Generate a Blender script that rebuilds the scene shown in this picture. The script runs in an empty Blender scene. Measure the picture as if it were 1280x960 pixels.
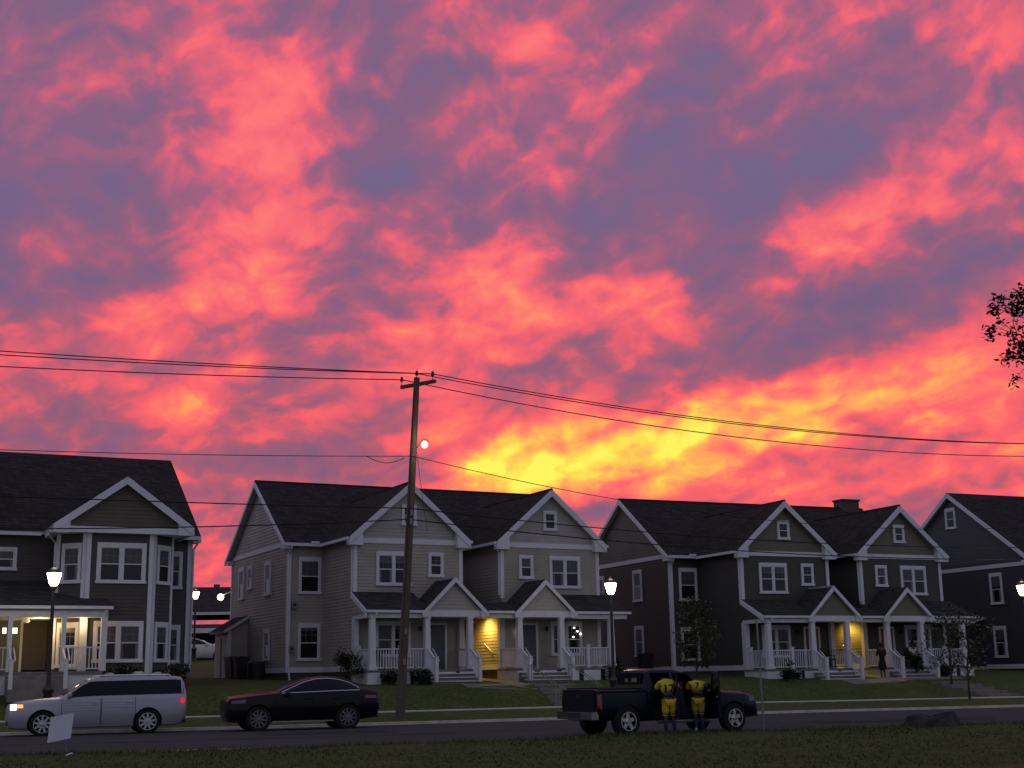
import bpy, bmesh, math, random
from mathutils import Vector, Matrix
from math import sin, cos, pi, radians, sqrt, atan2
random.seed(7)
SC = bpy.context.scene
COL = SC.collection
HC = 1.65                                   # eye height of the photographer
SA = .43                                    # angle of the street
SU = Vector((cos(SA), sin(SA), 0)); SV = Vector((-sin(SA), cos(SA), 0))
def S(u, v, z=0): return Vector((u*SU.x+v*SV.x, u*SU.y+v*SV.y, z))

# ------------------------------------------------------------------ materials
def mat(name, col, rough=.7, metal=0, var=.15, scale=3., bump=0, bscale=None, spec=.3, col2=None, coat=0, stretch=None):
    m = bpy.data.materials.new(name); m.use_nodes = True
    nt = m.node_tree; b = nt.nodes['Principled BSDF']
    b.inputs['Roughness'].default_value = rough; b.inputs['Metallic'].default_value = metal
    b.inputs['Specular IOR Level'].default_value = spec
    if coat: b.inputs['Coat Weight'].default_value = coat; b.inputs['Coat Roughness'].default_value = .05
    c2 = col2 or tuple(min(1, c*(1+var)) for c in col)
    c1 = col if col2 else tuple(c*(1-var) for c in col)
    tc = nt.nodes.new('ShaderNodeTexCoord'); src = tc.outputs['Object']
    if stretch:
        mp = nt.nodes.new('ShaderNodeMapping'); mp.inputs['Scale'].default_value = stretch[:3]
        if len(stretch) > 3: mp.inputs['Rotation'].default_value = (0, 0, stretch[3])
        nt.links.new(src, mp.inputs['Vector']); src = mp.outputs['Vector']
    n = nt.nodes.new('ShaderNodeTexNoise'); n.inputs['Scale'].default_value = scale; n.inputs['Detail'].default_value = 8
    n.inputs['Roughness'].default_value = .65
    nt.links.new(src, n.inputs['Vector'])
    r = nt.nodes.new('ShaderNodeValToRGB')
    r.color_ramp.elements[0].position = .3; r.color_ramp.elements[1].position = .7
    r.color_ramp.elements[0].color = (*c1, 1); r.color_ramp.elements[1].color = (*c2, 1)
    nt.links.new(n.outputs['Fac'], r.inputs['Fac']); nt.links.new(r.outputs['Color'], b.inputs['Base Color'])
    if bump:
        n2 = nt.nodes.new('ShaderNodeTexNoise'); n2.inputs['Scale'].default_value = bscale or scale*8; n2.inputs['Detail'].default_value = 4
        nt.links.new(tc.outputs['Object'], n2.inputs['Vector'])
        bp = nt.nodes.new('ShaderNodeBump'); bp.inputs['Strength'].default_value = bump; bp.inputs['Distance'].default_value = .02
        nt.links.new(n2.outputs['Fac'], bp.inputs['Height']); nt.links.new(bp.outputs['Normal'], b.inputs['Normal'])
    return m
def emit(name, col, power):
    m = bpy.data.materials.new(name); m.use_nodes = True
    b = m.node_tree.nodes['Principled BSDF']
    b.inputs['Base Color'].default_value = (*col, 1); b.inputs['Emission Color'].default_value = (*col, 1)
    b.inputs['Emission Strength'].default_value = power
    return m
def shingles(name, col):
    m = mat(name, col, .95, var=.3, scale=7, spec=.05)
    nt = m.node_tree; b = nt.nodes['Principled BSDF']; tc = nt.nodes.new('ShaderNodeTexCoord')
    br = nt.nodes.new('ShaderNodeTexBrick'); br.inputs['Scale'].default_value = 1
    br.inputs['Brick Width'].default_value = .35; br.inputs['Row Height'].default_value = .12; br.inputs['Mortar Size'].default_value = .012
    br.inputs['Color1'].default_value = (.7, .7, .7, 1); br.inputs['Color2'].default_value = (1.25, 1.22, 1.2, 1); br.inputs['Mortar'].default_value = (.5, .5, .5, 1)
    sx = nt.nodes.new('ShaderNodeSeparateXYZ'); cx = nt.nodes.new('ShaderNodeCombineXYZ')
    ad = nt.nodes.new('ShaderNodeMath'); ad.operation = 'ADD'
    nt.links.new(tc.outputs['Object'], sx.inputs[0]); nt.links.new(sx.outputs['X'], ad.inputs[0]); nt.links.new(sx.outputs['Y'], ad.inputs[1])
    nt.links.new(ad.outputs[0], cx.inputs['X']); nt.links.new(sx.outputs['Z'], cx.inputs['Y']); nt.links.new(cx.outputs[0], br.inputs['Vector'])
    mx = nt.nodes.new('ShaderNodeMix'); mx.data_type = 'RGBA'; mx.blend_type = 'MULTIPLY'; mx.inputs[0].default_value = 1
    old = b.inputs['Base Color'].links[0].from_socket
    nt.links.new(old, mx.inputs[6]); nt.links.new(br.outputs['Color'], mx.inputs[7]); nt.links.new(mx.outputs[2], b.inputs['Base Color'])
    bp = nt.nodes.new('ShaderNodeBump'); bp.inputs['Strength'].default_value = .6; bp.inputs['Distance'].default_value = .02
    nt.links.new(br.outputs['Fac'], bp.inputs['Height']); bp.invert = True; nt.links.new(bp.outputs['Normal'], b.inputs['Normal'])
    return m
W_TRIM = mat('white_trim', (.60, .61, .64), .5, var=.06, scale=2)
W_TRIM2 = mat('white_porch_paint', (.57, .58, .61), .5, var=.1, scale=3)
BEIGE = mat('beige_vinyl', (.325, .298, .255), .6, var=.16, scale=.55)
BEIGE2 = mat('pale_gable_vinyl', (.36, .34, .315), .6, var=.16, scale=.55)
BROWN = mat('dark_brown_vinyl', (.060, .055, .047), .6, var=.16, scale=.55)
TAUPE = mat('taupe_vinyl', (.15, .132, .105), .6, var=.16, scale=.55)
BROWN1 = mat('umber_vinyl', (.068, .060, .056), .6, var=.16, scale=.55)
TAUPE1 = mat('brown_gable_vinyl', (.105, .088, .068), .6, var=.16, scale=.55)
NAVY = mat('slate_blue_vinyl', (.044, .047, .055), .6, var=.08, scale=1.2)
ROOF = shingles('charcoal_shingles', (.040, .036, .037))
ROOF2 = shingles('grey_shingles', (.048, .046, .047))
GLASS = mat('window_glass', (.008, .008, .011),   .10, var=.3, scale=1.5, spec=.36, bump=.15, bscale=1.2)
BLIND = mat('window_blind', (.075, .070, .080), .35, var=.2, scale=9, spec=.3)
CURT = mat('curtain', (.16, .15, .145), .8, var=.25, scale=6)
MUNT = mat('window_grid', (.16, .16, .19), .5, var=.1)
SLATE = mat('slate_door', (.075, .095, .11), .45, var=.08)
REDDOOR = mat('rust_door', (.17, .05, .038), .45, var=.1)
SAGE = mat('sage_door', (.12, .125, .10), .45, var=.08)
CONC = mat('concrete', (.42, .39, .35), .85, var=.25, scale=2.2, bump=.3)
CONC2 = mat('worn_concrete', (.17, .155, .145), .9, var=.3, scale=2.5, bump=.3)
FOUND = mat('foundation', (.075, .070, .068), .9, var=.2, scale=3)
BLACK = mat('black_metal', (.012, .012, .014), .4, var=.2, spec=.4)
WOOD = mat('weathered_pole', (.105, .080, .056), .85, var=.35, scale=5, bump=.5, stretch=(3, 3, .35))
WIRE = mat('wire_black', (.010, .010, .011), .6, var=.1)
BARK = mat('bark', (.045, .036, .028), .9, var=.3, scale=9, bump=.5)
GALV = mat('galvanised', (.22, .22, .22), .45, metal=.6, var=.2)
DARKP = mat('dark_plastic', (.018, .018, .020), .6, var=.2)

def asphalt():
    m = mat('asphalt', (.056, .056, .058), .95, var=.22, scale=1.6, bump=.35, bscale=60, stretch=(.12, 1.5, 1, -SA), spec=.08)
    return m
ROAD = asphalt()
def grass_mat(name, a, b, c, s=.35):
    m = mat(name, a, .95, scale=s, bump=.8, bscale=14, spec=.1, col2=b)
    nt = m.node_tree; bs = nt.nodes['Principled BSDF']; tc = nt.nodes.new('ShaderNodeTexCoord')
    n = nt.nodes.new('ShaderNodeTexNoise'); n.inputs['Scale'].default_value = 6; n.inputs['Detail'].default_value = 9; n.inputs['Roughness'].default_value = .75
    nt.links.new(tc.outputs['Object'], n.inputs['Vector'])
    r = nt.nodes.new('ShaderNodeValToRGB'); r.color_ramp.elements[0].position = .35; r.color_ramp.elements[1].position = .72
    r.color_ramp.elements[0].color = (.45, .45, .45, 1); r.color_ramp.elements[1].color = (1.6, 1.6, 1.5, 1)
    nt.links.new(n.outputs['Fac'], r.inputs['Fac'])
    n3 = nt.nodes.new('ShaderNodeTexNoise'); n3.inputs['Scale'].default_value = .9; n3.inputs['Detail'].default_value = 6
    nt.links.new(tc.outputs['Object'], n3.inputs['Vector'])
    r3 = nt.nodes.new('ShaderNodeValToRGB'); r3.color_ramp.elements[0].position = .52; r3.color_ramp.elements[1].position = .68
    r3.color_ramp.elements[0].color = (0, 0, 0, 1)
    nt.links.new(n3.outputs['Fac'], r3.inputs['Fac'])
    old = bs.inputs['Base Color'].links[0].from_socket
    m0 = nt.nodes.new('ShaderNodeMix'); m0.data_type = 'RGBA'; m0.inputs[7].default_value = (*c, 1)
    nt.links.new(r3.outputs['Color'], m0.inputs[0]); nt.links.new(old, m0.inputs[6])
    mx = nt.nodes.new('ShaderNodeMix'); mx.data_type = 'RGBA'; mx.blend_type = 'MULTIPLY'; mx.inputs[0].default_value = 1
    nt.links.new(m0.outputs[2], mx.inputs[6]); nt.links.new(r.outputs['Color'], mx.inputs[7]); nt.links.new(mx.outputs[2], bs.inputs['Base Color'])
    return m
G_FIELD = grass_mat('field_grass', (.038, .056, .014), (.060, .078, .020), (.084, .086, .036), .4)
G_LAWN = grass_mat('lawn_grass', (.048, .066, .018), (.072, .088, .026), (.082, .080, .034), .3)

# ------------------------------------------------------------------ mesh helper
class MB:
    def __init__(s): s.v = []; s.f = []; s.m = []; s.mats = []
    def mi(s, m):
        if m not in s.mats: s.mats.append(m)
        return s.mats.index(m)
    def add(s, vs, fs, m):
        k = len(s.v); s.v += [tuple(p) for p in vs]; i = s.mi(m)
        for f in fs: s.f.append([k+j for j in f]); s.m.append(i)
    def poly(s, pts, m): s.add(pts, [list(range(len(pts)))], m)
    def box(s, a, b, m):
        x0, x1 = sorted((a[0], b[0])); y0, y1 = sorted((a[1], b[1])); z0, z1 = sorted((a[2], b[2]))
        s.add([(x0,y0,z0),(x1,y0,z0),(x1,y1,z0),(x0,y1,z0),(x0,y0,z1),(x1,y0,z1),(x1,y1,z1),(x0,y1,z1)],
              [(0,3,2,1),(4,5,6,7),(0,1,5,4),(1,2,6,5),(2,3,7,6),(3,0,4,7)], m)
    def obox(s, o, ax, ay, az, m):                # oriented box: corner and three edge vectors
        o, ax, ay, az = map(Vector, (o, ax, ay, az))
        P = [o, o+ax, o+ax+ay, o+ay]; P += [p+az for p in P]
        s.add(P, [(0,3,2,1),(4,5,6,7),(0,1,5,4),(1,2,6,5),(2,3,7,6),(3,0,4,7)], m)
    def extr(s, pts, d, m):                       # polygon swept along a vector
        n = len(pts); d = Vector(d); P = [Vector(p) for p in pts]
        s.add(P+[p+d for p in P], [list(range(n))[::-1], list(range(n, 2*n))]+[(i, (i+1) % n, n+(i+1) % n, n+i) for i in range(n)], m)
    def prism(s, pq, axis, lo, hi, m):
        f = {'u': lambda p, q: (lo, p, q), 'v': lambda p, q: (p, lo, q), 'z': lambda p, q: (p, q, lo)}[axis]
        d = {'u': (hi-lo, 0, 0), 'v': (0, hi-lo, 0), 'z': (0, 0, hi-lo)}[axis]
        s.extr([f(p, q) for p, q in pq], d, m)
    def tube(s, pts, r, m, n=8, cap=True):
        P = [Vector(p) for p in pts]; R = r if isinstance(r, (list, tuple)) else [r]*len(P)
        vs = []; fs = []; ref = None
        for i, p in enumerate(P):
            t = (P[min(i+1, len(P)-1)]-P[max(i-1, 0)]).normalized()
            if ref is None: ref = t.orthogonal()
            a = (ref-t*ref.dot(t)).normalized(); ref = a; b = t.cross(a)
            vs += [p+(a*cos(2*pi*k/n)+b*sin(2*pi*k/n))*R[i] for k in range(n)]
        for i in range(len(P)-1):
            for k in range(n):
                fs.append((i*n+k, i*n+(k+1) % n, (i+1)*n+(k+1) % n, (i+1)*n+k))
        if cap: fs += [list(range(n))[::-1], [(len(P)-1)*n+k for k in range(n)]]
        s.add(vs, fs, m)
    def lathe(s, c, prof, m, n=16, axis='z', cap=True):
        vs = []; fs = []
        for r, h in prof:
            for k in range(n):
                a = 2*pi*k/n; x, y = r*cos(a), r*sin(a)
                vs.append((c[0]+x, c[1]+y, c[2]+h) if axis == 'z' else (c[0]+x, c[1]+h, c[2]+y))
        for i in range(len(prof)-1):
            for k in range(n): fs.append((i*n+k, i*n+(k+1) % n, (i+1)*n+(k+1) % n, (i+1)*n+k))
        if cap: fs += [list(range(n))[::-1], [(len(prof)-1)*n+k for k in range(n)]]
        s.add(vs, fs, m)
    def ball(s, c, r, m, n=12, sq=(1, 1, 1)):
        vs = []; fs = []; h = n//2
        for i in range(1, h):
            for k in range(n):
                t = pi*i/h; a = 2*pi*k/n
                vs.append((c[0]+r*sq[0]*sin(t)*cos(a), c[1]+r*sq[1]*sin(t)*sin(a), c[2]+r*sq[2]*cos(t)))
        for i in range(h-2):
            for k in range(n): fs.append((i*n+k, (i+1)*n+k, (i+1)*n+(k+1) % n, i*n+(k+1) % n))
        vs += [(c[0], c[1], c[2]+r*sq[2]), (c[0], c[1], c[2]-r*sq[2])]; q = len(vs)
        for k in range(n): fs.append((q-2, k, (k+1) % n)); fs.append((q-1, (h-2)*n+(k+1) % n, (h-2)*n+k))
        s.add(vs, fs, m)
    def lap(s, o, d, nrm, pg, m, ex=.15, off=.019):
        # lap siding: boards as wedges; pg = convex polygon of (a, z) in the wall plane o + a*d + z
        o, d, nrm = Vector(o), Vector(d).normalized(), Vector(nrm).normalized()
        z0 = min(p[1] for p in pg); z1 = max(p[1] for p in pg); k = math.floor(z0/ex+1e-6)
        def clip(P, zc, up):
            out = []
            for i in range(len(P)):
                a, b = P[i], P[(i+1) % len(P)]
                ia = (a[1] >= zc) if up else (a[1] <= zc); ib = (b[1] >= zc) if up else (b[1] <= zc)
                if ia: out.append(a)
                if ia != ib:
                    t = (zc-a[1])/(b[1]-a[1]); out.append((a[0]+t*(b[0]-a[0]), zc))
            return out
        while k*ex < z1-1e-4:
            lo, hi = k*ex, (k+1)*ex
            P = clip(clip(pg, lo, True), hi, False) if lo > z0 else clip(pg, hi, False)
            P = [p for i, p in enumerate(P) if abs(p[0]-P[i-1][0])+abs(p[1]-P[i-1][1]) > 1e-6]
            k += 1
            if len(P) < 3: continue
            W = lambda a, z, f: o+d*a+Vector((0, 0, z))+nrm*(off*f)
            s.poly([W(a, z, (hi-z)/ex) for a, z in P], m)
            b = [a for a, z in P if abs(z-max(lo, z0)) < 1e-6]
            if len(b) >= 2:
                zz = max(lo, z0); a0, a1 = min(b), max(b); f = (hi-zz)/ex
                s.poly([W(a0, zz, f), W(a1, zz, f), W(a1, zz, 0), W(a0, zz, 0)], m)
    def build(s, name, parent=None, smooth=False, fix=True, sharp=None):
        me = bpy.data.meshes.new(name); me.from_pydata(s.v, [], s.f)
        for m in s.mats: me.materials.append(m)
        me.polygons.foreach_set('material_index', s.m)
        if fix:
            b = bmesh.new(); b.from_mesh(me); bmesh.ops.recalc_face_normals(b, faces=b.faces); b.to_mesh(me); b.free()
        if smooth:
            me.polygons.foreach_set('use_smooth', [True]*len(me.polygons))
            try: me.set_sharp_from_angle(angle=radians(sharp or 40))
            except Exception: pass
        me.update()
        o = bpy.data.objects.new(name, me); COL.objects.link(o)
        if parent: o.parent = parent
        return o

def tag(o, label=None, cat=None, group=None, kind=None):
    if label: o['label'] = label
    if cat: o['category'] = cat
    if group: o['group'] = group
    if kind: o['kind'] = kind
    return o
def thing(name, label, cat, loc=(0, 0, 0), rz=0, group=None):
    o = bpy.data.objects.new(name, None); COL.objects.link(o); o.empty_display_size = .2
    o.location = loc; o.rotation_euler = (0, 0, rz); return tag(o, label, cat, group)
def copy_tree(o, parent=None):
    kids = [c for c in o.children]
    c = o.copy(); COL.objects.link(c)
    if parent:
        c.parent = parent; c.matrix_parent_inverse = o.matrix_parent_inverse.copy()
    for k in kids: copy_tree(k, c)
    return c
def interp(tab, x):
    if x <= tab[0][0]: return tab[0][1]
    for (a, b), (c, d) in zip(tab, tab[1:]):
        if x <= c: return b+(d-b)*(x-a)/(c-a)
    return tab[-1][1]

# ------------------------------------------------------------------ ground
KERB = [(-80, 49.5), (5, 48.6), (12, 47.6), (20, 47.1), (31, 46.9), (44, 45.4), (70, 41), (140, 28)]
WALK = [(-80, 53), (5, 51.6), (15, 51.0), (26, 51.4), (34, 50.4), (45, 48.0), (70, 43.6), (140, 31)]
NEAR = [(-80, 36), (-20, 34.6), (2.6, 33.9), (5, 33.1), (9.6, 32.5), (14.4, 32.0), (18, 32.3), (22, 32.2), (27, 31.7), (30, 30.9), (50, 28), (140, 14)]
BACKZ = [(54.9, 1.20), (57, 1.38), (62, 1.58), (75, 1.85), (85, 2.4), (95, 2.9), (110, 3.2), (400, 4.5)]
def zG(u, v):
    n, k, w = interp(NEAR, u), interp(KERB, u), interp(WALK, u)
    if v < n: return .05+.02*sin(u*.9)*sin(v*.7)
    if v < k: return .05*sin(pi*(v-n)/(k-n))
    if v < w: return .08+(v-k)/(w-k)*.24
    if v < w+1.5: return .34
    return interp([(w+1.5, .34)]+BACKZ, v)
us = [-80+2*i for i in range(111)]
def strip(name, rows, m, kind='structure', parent=None):
    # rows: functions u -> (v, z)
    b = MB(); vs = []; fs = []; n = len(rows)
    for u in us:
        for r in rows: v, z = r(u); vs.append(S(u, v, z))
    for i in range(len(us)-1):
        for j in range(n-1): fs.append((i*n+j, (i+1)*n+j, (i+1)*n+j+1, i*n+j+1))
    b.add(vs, fs, m); o = b.build(name, parent, smooth=True, sharp=30); o['kind'] = kind; return o
nv = lambda u: interp(NEAR, u)+.12*sin(u*1.9)+.09*sin(u*4.3+1)
kv = lambda u: interp(KERB, u); wv = lambda u: interp(WALK, u)
strip('ground', [lambda u, v=v: (v, .05+.02*sin(u*.9)*sin(v*.7) if v > 20 else .03) for v in (-300, -60, 0, 12, 20, 23, 25, 27, 28)]
      + [lambda u, t=t: (28+(nv(u)-28)*t, .05+.03*sin(u*1.3+t*3)*t*(1-t)+.02*sin(u*.7)) if nv(u) > 28 else (28+(nv(u)-28)*t, .04) for t in (.3, .6, .85, 1)]
      + [lambda u: (nv(u)+.05, -.02)], G_FIELD)
strip('road', [lambda u, t=t: (nv(u)-.05+(kv(u)-.12-nv(u)+.05)*t, .05*sin(pi*t)) for t in [i/8 for i in range(9)]], ROAD)
strip('kerb', [lambda u: (kv(u)-.13, -.02), lambda u: (kv(u)-.125, .004), lambda u: (kv(u)-.01, .008), lambda u: (kv(u), .085), lambda u: (kv(u)+.16, .09), lambda u: (kv(u)+.17, .02)], CONC)
strip('verge', [lambda u: (kv(u)+.165, .03), lambda u: (kv(u)+.18, .082), lambda u: (kv(u)+(wv(u)-kv(u))*.5, .2), lambda u: (wv(u)-.01, .32), lambda u: (wv(u), .25)], G_LAWN)
strip('sidewalk', [lambda u: (wv(u)-.004, .26), lambda u: (wv(u), .345), lambda u: (wv(u)+1.5, .35), lambda u: (wv(u)+1.504, .26)], CONC)
strip('lawn', [lambda u: (wv(u)+1.50, .25), lambda u: (wv(u)+1.51, .338), lambda u: ((wv(u)+1.5)*.5+54.9*.5, .34*.5+1.2*.5+.05), lambda u: (54.9, 1.2)]
      + [lambda u, v=v, z=z: (v, z) for v, z in BACKZ[1:]], G_LAWN)
b = MB(); b.poly([(-2500, -2500, -.4), (2500, -2500, -.4), (2500, 2500, -.4), (-2500, 2500, -.4)], G_FIELD)
b.build('terrain')['kind'] = 'structure'
# loose blades along the verge of the road and over the near field
BLADE = mat('grass_blades', (.058, .084, .022), .9, var=.4, scale=.6, spec=.05, col2=(.115, .130, .050))
b = MB(); vs = []; fs = []
for i in range(44000):
    u = random.uniform(-6, 40); n = nv(u)
    if i % 6 == 0: v = n+.1-abs(random.gauss(0, .25)); h = random.uniform(.04, .15)
    else: v = n-random.random()**1.3*14; h = random.uniform(.025, .075)
    z = zG(u, min(v, interp(NEAR, u)-.01))-.01
    if v > n: z = -.01
    a = random.uniform(0, pi); w = random.uniform(.012, .03); p = S(u, v, z)
    l = Vector((random.gauss(0, .04), random.gauss(0, .04), h)); k = len(vs)
    dx = Vector((cos(a)*w, sin(a)*w, 0)); vs += [p-dx, p+dx, p+l]; fs.append((k, k+1, k+2))
b.add(vs, fs, BLADE); tag(b.build('grass', fix=False), 'rough grass along the near edge of the road', 'grass', kind='stuff')
# ------------------------------------------------------------------ building parts
X, Y, Z = Vector((1, 0, 0)), Vector((0, 1, 0)), Vector((0, 0, 1))
def window(par, o, d, nrm, w, h, mull=1, blind=.0, grid=(3, 2), t=.125, lit=None, label=None):
    """double hung window: o = lower left corner of the outer trim on the wall, seen from outside"""
    o, d, n = Vector(o), Vector(d).normalized(), Vector(nrm).normalized()
    P = lambda a, z, k: o+d*a+Z*z+n*k
    fr, sa, gl = MB(), MB(), MB()
    def bar(b, a0, a1, z0, z1, k0, k1, m): b.obox(P(a0, z0, k0), d*(a1-a0), Z*(z1-z0), n*(k1-k0), m)
    top = .19 if h > 1.2 else .15
    bar(fr, 0, w, h-top, h, -.02, .060, W_TRIM); bar(fr, -.03, w+.03, 0, .11, -.02, .085, W_TRIM)
    xs = [(t, w-t)] if mull == 1 else [(t, w/2-t*.55), (w/2+t*.55, w-t)]
    bar(fr, 0, t, .11, h-top, -.02, .056, W_TRIM); bar(fr, w-t, w, .11, h-top, -.02, .056, W_TRIM)
    if mull == 2: bar(fr, w/2-t*.55, w/2+t*.55, .11, h-top, -.02, .056, W_TRIM)
    f = fr.build('window', par)
    if label: f['label'] = label
    z0, z1 = .11, h-top; zm = (z0+z1)/2
    for a0, a1 in xs:
        e = .03
        bar(sa, a0, a1, zm-.022, zm+.022, .0, .045, W_TRIM); bar(sa, a0, a1, z0, z0+e, .0, .038, W_TRIM); bar(sa, a0, a1, z1-e, z1, .0, .040, W_TRIM)
        for q in (a0, a1-e*.8): bar(sa, q, q+e*.8, z0+e, zm-.022, .0, .037, W_TRIM); bar(sa, q, q+e*.8, zm+.022, z1-e, .0, .039, W_TRIM)
        if grid:
            for i in range(1, grid[0]):
                q = a0+(a1-a0)*i/grid[0]; bar(sa, q-.008, q+.008, zm+.022, z1-e, .028, .034, MUNT)
            for i in range(1, grid[1]):
                q = zm+(z1-zm)*i/grid[1]; bar(sa, a0+e, a1-e, q-.008, q+.008, .0285, .0335, MUNT)
        gl.poly([P(a0, z0, .022), P(a1, z0, .022), P(a1, zm, .022), P(a0, zm, .022)], GLASS)
        if random.random() < .4 and a1-a0 > .35:
            cw = (a1-a0)*random.uniform(.14, .26)
            for q in (a0, a1-cw): gl.poly([P(q, z0, .0235), P(q+cw, z0, .0235), P(q+cw*random.uniform(.75, 1), zm, .0235), P(q, zm, .0235)], CURT)
        zb = z1-(z1-zm)*blind
        if blind < 1: gl.poly([P(a0, zm, .026), P(a1, zm, .026), P(a1, zb, .026), P(a0, zb, .026)], GLASS)
        if blind > 0: gl.poly([P(a0, zb, .026), P(a1, zb, .026), P(a1, z1, .026), P(a0, z1, .026)], BLIND)
    sa.build('sash', f); gl.build('pane', f)
    return f
def door(par, o, d, nrm, w, h, m, lit=None, label=None):
    o, d, n = Vector(o), Vector(d).normalized(), Vector(nrm).normalized()
    b = MB(); B = lambda b, a0, a1, z0, z1, k0, k1, m: b.obox(o+d*a0+Z*z0+n*k0, d*(a1-a0), Z*(z1-z0), n*(k1-k0), m)
    B(b, .1, w-.1, .02, h-.1, -.01, .035, m)
    for z0, z1 in ((.2, .85), (1.0, 1.75)):
        for a0, a1 in ((.2, w/2-.05), (w/2+.05, w-.2)): B(b, a0, a1, z0, z1, .03, .043, m)
    do = b.build('door', par)
    if label: do['label'] = label
    b = MB(); B(b, 0, .1, 0, h, -.01, .07, W_TRIM); B(b, w-.1, w, 0, h, -.01, .07, W_TRIM); B(b, .1, w-.1, h-.1, h, -.01, .068, W_TRIM); b.build('door_frame', do)
    b = MB(); b.ball(o+d*(w-.2)+Z*.95+n*.07, .035, GALV, 8); b.build('handle', do)
    if lit:
        b = MB()
        for a0, a1 in lit[1]: B(b, a0, a1, h-.62, h-.40, .036, .05, lit[0])
        b.build('door_light', do)
    return do
def roof_slab(b, pts, th, m, edge):
    P = [Vector(p) for p in pts]; n = (P[1]-P[0]).cross(P[2]-P[0]).normalized()
    if n.z < 0: n = -n
    k = len(P); D = [p-n*th for p in P]
    b.poly(P, m); b.add(P+D, [list(range(k, 2*k))]+[(i, (i+1) % k, k+(i+1) % k, k+i) for i in range(k)], edge)
def board(b, p, q, h, n, th, m, down=True):
    """board with its top edge from p to q, height h measured vertically, thickness th along n"""
    p, q, n = Vector(p), Vector(q), Vector(n)
    b.extr([p, q, q-Z*h, p-Z*h], n*th, m)
def railing(b, p, q, m, h=.92, zt=None, gap=.125, n=None):
    p, q = Vector(p), Vector(q); d = (q-p); L = sqrt(d.x**2+d.y**2); e = Vector((d.x, d.y, 0)).normalized(); s = Vector((-e.y, e.x, 0))
    for z, r, hh in ((h, .045, .05), (.12, .03, .05)):
        b.obox(p+Z*(z-hh)-s*r, d, s*2*r, Z*hh, m)
    k = max(2, int(L/gap))
    for i in range(1, k):
        c = p+d*(i/k); b.obox(c-e*.018-s*.018+Z*.12, e*.036, s*.036, Z*(h-.165), m)
def post(b, u, v, z0, z1, m, w0=.15, w1=.11, base=True):
    vs = []
    for z, w in ((z0, w0), (z1, w1)): vs += [(u-w, v-w, z), (u+w, v-w, z), (u+w, v+w, z), (u-w, v+w, z)]
    b.add(vs, [(0,3,2,1),(4,5,6,7),(0,1,5,4),(1,2,6,5),(2,3,7,6),(3,0,4,7)], m)
    if base:
        b.box((u-w0-.03, v-w0-.03, z0-.002), (u+w0+.03, v+w0+.03, z0+.16), m); b.box((u-w1-.03, v-w1-.03, z1-.1), (u+w1+.03, v+w1+.03, z1+.002), m)
def newel(b, u, v, z0, z1, m, w=.055):
    b.box((u-w, v-w, z0), (u+w, v+w, z1), m); b.box((u-w-.02, v-w-.02, z1), (u+w+.02, v+w+.02, z1+.035), m)

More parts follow.
